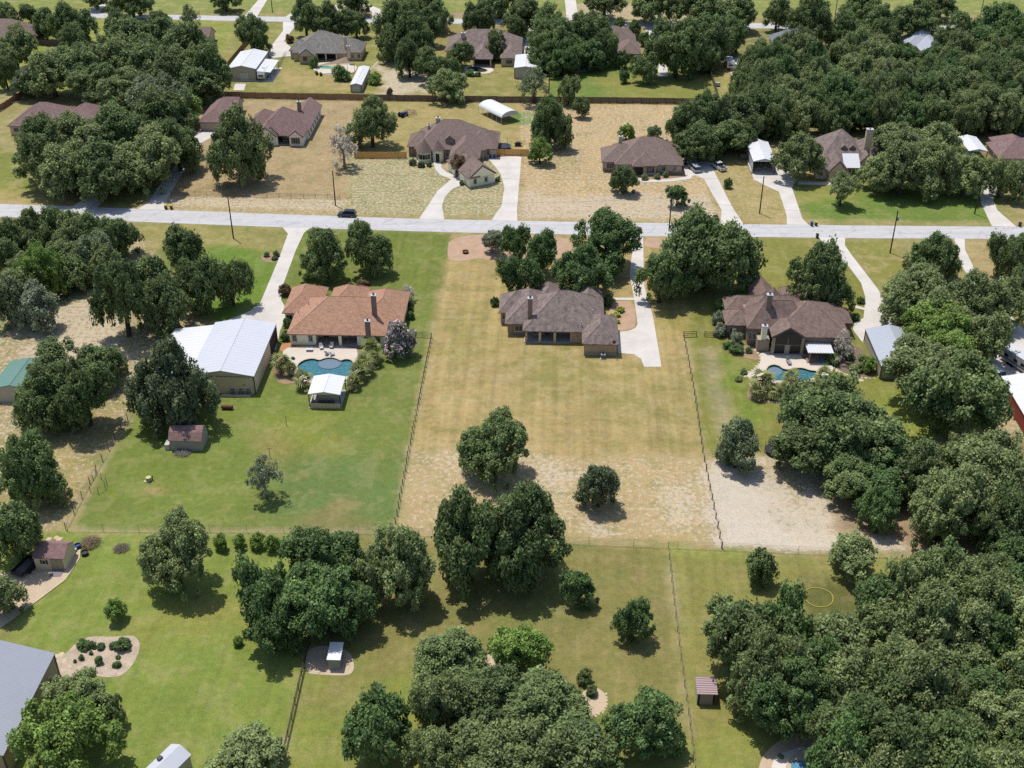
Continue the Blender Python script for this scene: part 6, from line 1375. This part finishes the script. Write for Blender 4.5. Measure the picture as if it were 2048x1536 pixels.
# brush piles
def sticks(label, px, py, R_, hh, n_, m, seed, cat='brush pile', name='brush_pile'):
    p = G(px, py); r = random.Random(seed); q = MB()
    for i in range(n_):
        a = r.uniform(0,6.28); d = R_*math.sqrt(r.random())*.8; z = hh*(1-(d/R_)**2)*r.uniform(.15,1); c = Vector((d*math.cos(a), d*math.sin(a), z+.05))
        o = Vector((r.uniform(-1,1), r.uniform(-1,1), r.uniform(-.35,.35))).normalized()*r.uniform(.4,1.1); e0, e1 = c-o*.5, c+o*.5; e0.z = max(e0.z,.02); e1.z = max(e1.z,.02)
        q.tube(e0, e1, r.uniform(.015,.045), .012, 4)
    return tag(q.build(name, m, None, p), label, cat)
M_STICK = mat('dry_branches', C(168,146,118), .95, .3, 3)
sticks('large pile of dry branches beside blue tub', 181, 1088, 1.9, .9, 420, M_STICK, 1); sticks('smaller branch pile with grey ash heap', 243, 1098, 1.4, .5, 220, mat('grey_branches', C(150,138,122), .95, .3, 3), 2)
sticks('grey stack of split firewood along the shed wall', 366, 906, 1.7, .55, 240, mat('weathered_firewood', C(158,150,146), .95, .35, 3), 3, 'firewood', 'firewood_stack')
sticks('rust and blue farm implements heaped on dry grass', 819, 229, 3.0, 1.6, 120, mat('rusty_implements', C(104,72,62), .8, .4, 1.2), 4, 'farm implements', 'farm_implements')
p = G(806,233); t = thing('tractor', 'small blue tractor beside rusty implements', 'tractor', p, math.radians(40)); M_TB = mat('tractor_blue', C(50,84,150), .4, .08, 3)
MB().box(-.2,-.4,.6,1.5,.4,1.25).build('bonnet', M_TB, t); MB().box(-1.0,-.5,.7,-.2,.5,.95).build('seat_deck', M_TB, t); MB().box(-.9,-.3,.95,-.5,.3,1.3).build('seat', M_BLK, t); q = MB()
for x, y in ((-1,-.5),(-1,.5)): MB().tube((x,y,.9),(x,y,2.2),.04,None,6).build('roll_bar', M_BLK, t)
for s_ in (-1,1): MB().tube((-.7,s_*.6,.65),(-.7,s_*.9,.65),.65,None,14).build('rear_wheel', M_TYRE, t); MB().tube((1.2,s_*.55,.36),(1.2,s_*.75,.36),.36,None,12).build('front_wheel', M_TYRE, t)
# tubs by the shed
def tub(label, px, py, r_, hh, m, cat='tub', name='plastic_tub'):
    p = G(px, py); q = MB(); n_ = 16
    for i in range(n_):
        a, b = 2*math.pi*i/n_, 2*math.pi*(i+1)/n_
        q.hexa([(k_*r_*math.cos(c_), k_*r_*math.sin(c_), 0) for k_, c_ in ((.72,a),(.82,a),(.82,b),(.72,b))], [(k_*r_*math.cos(c_), k_*r_*math.sin(c_), hh) for k_, c_ in ((.9,a),(1,a),(1,b),(.9,b))])
    q.tube((0,0,.0),(0,0,hh*.6),r_*.78,r_*.84,n_)
    return tag(q.build(name, m, None, p), label, cat)
tub('blue plastic tub beside the large branch pile', 156, 1095, .5, .6, B_BL); tub('black rubber tub at the tan shed corner', 170, 1109, .6, .55, M_BLK); tub('white round planter beside the tan shed', 149, 1102, .42, .5, M_FRAME, 'planter', 'planter')
tub('rusty fire bowl on pink gravel', 931, 506, .75, .55, M_RUST, 'fire bowl', 'fire_bowl')
# air conditioners and pallets
def ac(label, px, py, rz=LOT, group=None):
    p = G(px, py); t = thing('air_conditioner', label, 'air conditioner', p, rz, group); MB().box(-.6,-.6,0,.6,.6,.1).build('pad', M_CONC, t); MB().box(-.42,-.42,.1,.42,.42,.95).build('cabinet', mat('ac_grey', C(120,120,116), .5, .1, 6), t)
    MB().tube((0,0,.95),(0,0,1.0),.36,None,14).build('fan_guard', M_BLK, t); MB().box(-.44,-.44,.95,.44,.44,.975).build('top_rim', M_FRAME, t)
ac('air conditioner behind the dry plot brick garage', 1206, 716)
for x in (466,483,497): ac('white boxed unit against the workshop back wall', x, 788, LOT, 'boxed units behind workshop')
q = MB(); q.box(-2.6,-.5,0,3.0,.4,.06); tag(q.build('gravel_strip', M_KERB, None, G(470,791), LOT), kind='structure')
# patio chairs
def chair(label, px, py, rz, m, group=None, lounge=False):
    p = G(px, py); p.z = .11; t = thing('patio_chair' if not lounge else 'sun_lounger', label, 'chair' if not lounge else 'sun lounger', p, rz, group); L_ = .7 if not lounge else 1.5
    MB().box(-.33,-L_/2,.34,.33,L_/2,.42).build('seat', m, t); q = MB(); q.hexa([(-.33,L_/2-.06,.42),(.33,L_/2-.06,.42),(.33,L_/2,.42),(-.33,L_/2,.42)], [(-.33,L_/2+.25,1.05),(.33,L_/2+.25,1.05),(.33,L_/2+.31,1.05),(-.33,L_/2+.31,1.05)]); q.build('backrest', m, t)
    for x in (-.29,.24):
        for y in (-L_/2+.02,L_/2-.1): MB().box(x,y,0,x+.05,y+.05,.339).build('leg', m, t)
    for x in (-.38,.3): MB().box(x,-L_/2,.58,x+.08,L_/2,.63).build('armrest', m, t); MB().box(x+.02,-L_/2+.02,.42,x+.06,-L_/2+.07,.579).build('arm_post', m, t)
M_WCH = mat('white_resin_chair', C(232,232,234), .6, .04, 3); M_GCH = mat('grey_sling_chair', C(160,158,154), .7, .08, 3)
for x, y, a in ((643,699,.3),(663,697,-.2),(654,709,2.9),(665,711,2.4)): chair('white patio chair beside the scalloped pool', x, y, a, M_WCH, 'white chairs beside scalloped pool')
chair('grey sun lounger on the deck of the teal pool', 1577, 728, .1, M_GCH, None, True)
chair('white chair at the gate by silvery shrubs', 1449, 669, 0, M_WCH)
p = G(619,702.5); t = thing('patio_table', 'low white table on pool deck beside stone wall', 'table', Vector((p.x,p.y,.11)), LOT); MB().box(-.7,-.4,.42,.7,.4,.47).build('top', M_WCH, t)
for x in (-.6,.55):
    for y in (-.32,.27): MB().box(x,y,0,x+.05,y+.05,.419).build('leg', M_WCH, t)
def ring(label, px, py, R_, r_, m, z=.11):
    p = G(px, py); q = MB(); n_ = 18; p.z = z
    for i in range(n_): q.tube((R_*math.cos(2*math.pi*i/n_),R_*math.sin(2*math.pi*i/n_),r_),(R_*math.cos(2*math.pi*(i+1)/n_),R_*math.sin(2*math.pi*(i+1)/n_),r_),r_,None,8)
    tag(q.build('pool_float', m, None, p), label, 'pool float')
ring('blue pool float by the patio cover', 1642, 724, .55, .16, mat('float_blue', C(60,140,200), .5, .03, 3), .16); ring('lime pool float by the patio cover', 1651, 727, .5, .14, mat('float_lime', C(200,220,90), .5, .03, 3), .11)
# shade sail
a, b, c, d = G(633,131,2.6), G(693,113,5.0), G(708,126,3.2), G(668,134,2.6); o = Vector((b.x,b.y,0)); t = thing('shade_sail', 'tan shade sail stretched over the turquoise pool', 'shade sail', o, 0)
q = MB(); ctr = (a+b+c+d)/4-o-Vector((0,0,.3)); P_ = [v-o for v in (a,d,c,b)]; vs = []; 
for i in range(4):
    e0, e1 = P_[i], P_[(i+1)%4]; vs += [e0, e0.lerp(e1,.5).lerp(ctr,.18)]
n_ = len(vs); q.add(vs+[ctr]+[v-Vector((0,0,.03)) for v in vs]+[ctr-Vector((0,0,.03))], [(i,(i+1)%n_,n_) for i in range(n_)]+[((i+1)%n_+n_+1,i+n_+1,2*n_+1) for i in range(n_)]); q.build('cloth', mat('tan_sail_cloth', C(218,190,158), .8, .05, 3), t)
for v in (a,b,c,d): MB().tube((v.x-o.x,v.y-o.y,0),(v.x-o.x,v.y-o.y,v.z+.2),.07,None,6).build('mast', M_STEEL, t)
# round above-ground pool far away
p = G(1649,149); t = thing('above_ground_pool', 'small round blue above-ground pool in the oak wood', 'swimming pool', p, 0); MB().tube((0,0,0),(0,0,.9),2.1,None,20).build('wall', P_WHITE, t); MB().tube((0,0,.9),(0,0,.93),1.95,None,20).build('water', water('above_w', C(70,160,215)), t)
p = G(2036,279); t = thing('tarpaulin', 'blue tarpaulin behind the mauve roofed house', 'tarpaulin', p, 0); q = MB(); q.hexa([(-3.5,-1.4,0),(3.5,-1.4,0),(3.5,1.4,0),(-3.5,1.4,0)], [(-3.2,-1.0,.7),(3.2,-1.1,.9),(3.1,1.0,.8),(-3.1,1.1,.75)]); q.build('sheet', mat('blue_tarp', C(40,96,170), .5, .1, 2), t)
# satellite dish on the garage roof
u = G(1228,685,3.35); t = thing('satellite_dish', 'dark satellite dish on the dry plot garage eave', 'satellite dish', u - Vector((0,0,.35)), 0); MB().tube((0,0,0),(0,-.02,.5),.03,None,6).build('mast', M_STEEL, t); MB().tube((0,-.06,.5),(0,-.22,.56),.12,.36,14).build('reflector', M_STEEL, t)
# stones: edging of beds, steps on the lawn, garden boulders
ROCK = []
for i in range(4):
    r = random.Random(i); q = MB(); n_ = 8; vs = []
    for k, (zz, rr) in enumerate(((0,.9),(.35,1.0),(.7,.6))): vs += [(rr*math.cos(2*math.pi*j/n_)*r.uniform(.8,1.15), rr*math.sin(2*math.pi*j/n_)*r.uniform(.8,1.15), zz*r.uniform(.85,1.1)) for j in range(n_)]
    q.add(vs, [tuple(range(n_))[::-1], tuple(range(2*n_,3*n_))]+[(k*n_+j,k*n_+(j+1)%n_,(k+1)*n_+(j+1)%n_,(k+1)*n_+j) for k in range(2) for j in range(n_)]); me = q.mesh('stone'); me.materials.append(M_KERB); ROCK.append(me)
def stones(pts, size, label, group, gap=1.0, m=None, flat=.5):
    w = polyline(pts); r = random.Random(int(pts[0][0]))
    for i in range(len(w)-1):
        n_ = max(1, int((w[i+1]-w[i]).length/(size*2*gap)))
        for k in range(n_):
            p = w[i].lerp(w[i+1], k/n_); o = link('stone', r.choice(ROCK)); o.location = (p.x+r.uniform(-.05,.05), p.y+r.uniform(-.05,.05), -.02); s_ = size*r.uniform(.8,1.2); o.scale = (s_, s_*r.uniform(.7,1), s_*flat); o.rotation_euler = (0,0,r.uniform(0,6)); tag(o, label, 'stone', group)
stones([(1512,700),(1520,712),(1521,724),(1510,737),(1494,748),(1488,758)], .42, 'pale edging stone along the left side of teal pool deck', 'stones left of teal pool deck')
stones([(1668,736),(1690,748),(1715,754),(1740,757),(1758,756)], .3, 'pale edging stone of the bark bed by grey building', 'edging of the bark bed')
stones([(1676,742),(1690,750),(1705,756),(1722,760),(1740,761)], .5, 'pale stepping stone on grass towards the grey building', 'stepping stones to grey building', 1.6, None, .12)
stones([(1500,768),(1508,790),(1530,803),(1560,805)], .3, 'pale edging stone under the palms of teal pool', 'edging under the palms')
stones([(1212,1388),(1214,1408),(1205,1424),(1190,1432),(1172,1432)], .24, 'pale stone edging the sapling bed', 'edging of the sapling bed')
stones([(972,1318),(984,1310)], .55, 'boulder at the foot of the bright rounded tree', 'boulders by bright tree'); stones([(165,1345),(178,1340),(186,1338)], .45, 'white boulder on the pebble garden', 'white boulders on pebble garden')
stones([(112,1312),(116,1322),(128,1335),(140,1352),(150,1356)], .5, 'white flagstone along the silver barn', 'white flagstones by silver barn', .9, M_FRAME, .15); stones([(122,1310),(128,1322),(140,1332),(150,1350)], .5, 'white flagstone along the silver barn', 'white flagstones by silver barn', .9, M_FRAME, .15)
stones([(98,1078),(112,1076),(120,1080),(132,1076)], .5, 'white limestone block behind the tan shed', 'limestone blocks behind tan shed'); stones([(638,1344),(656,1347)], .4, 'tan boulder before the pump house', 'boulders before pump house')
for (px_, py_), (qx_, qy_), m_ in (((160,1100),(158,1118),M_KERB), ((158,1118),(130,1160),M_KERB), ((130,1160),(70,1205),M_KERB), ((70,1205),(0,1256),M_KERB)):
    a, b = G(px_,py_), G(qx_,qy_); q = MB(); d = (b-a).normalized(); s_ = Vector((-d.y,d.x,0))*.12; a0 = Vector((0,0,0)); b0 = b-a
    q.hexa([a0-s_,b0-s_,b0+s_,a0+s_],[x+Vector((0,0,.12)) for x in (a0-s_,b0-s_,b0+s_,a0+s_)]); tag(q.build('kerb', m_, None, a), kind='structure')
# scattered small marks: tennis-court lines beside the far house
for a, b in (((735,145),(757,122)),((757,122),(780,125)),((735,145),(752,148))):
    A, B_ = G(*a), G(*b); q = MB(); d = (B_-A).normalized(); s_ = Vector((-d.y,d.x,0))*.15; q.hexa([-s_,B_-A-s_,B_-A+s_,s_],[v+Vector((0,0,.05)) for v in (-s_,B_-A-s_,B_-A+s_,s_)]); tag(q.build('garden_edging', M_WALK, None, A), kind='structure')
q = MB()
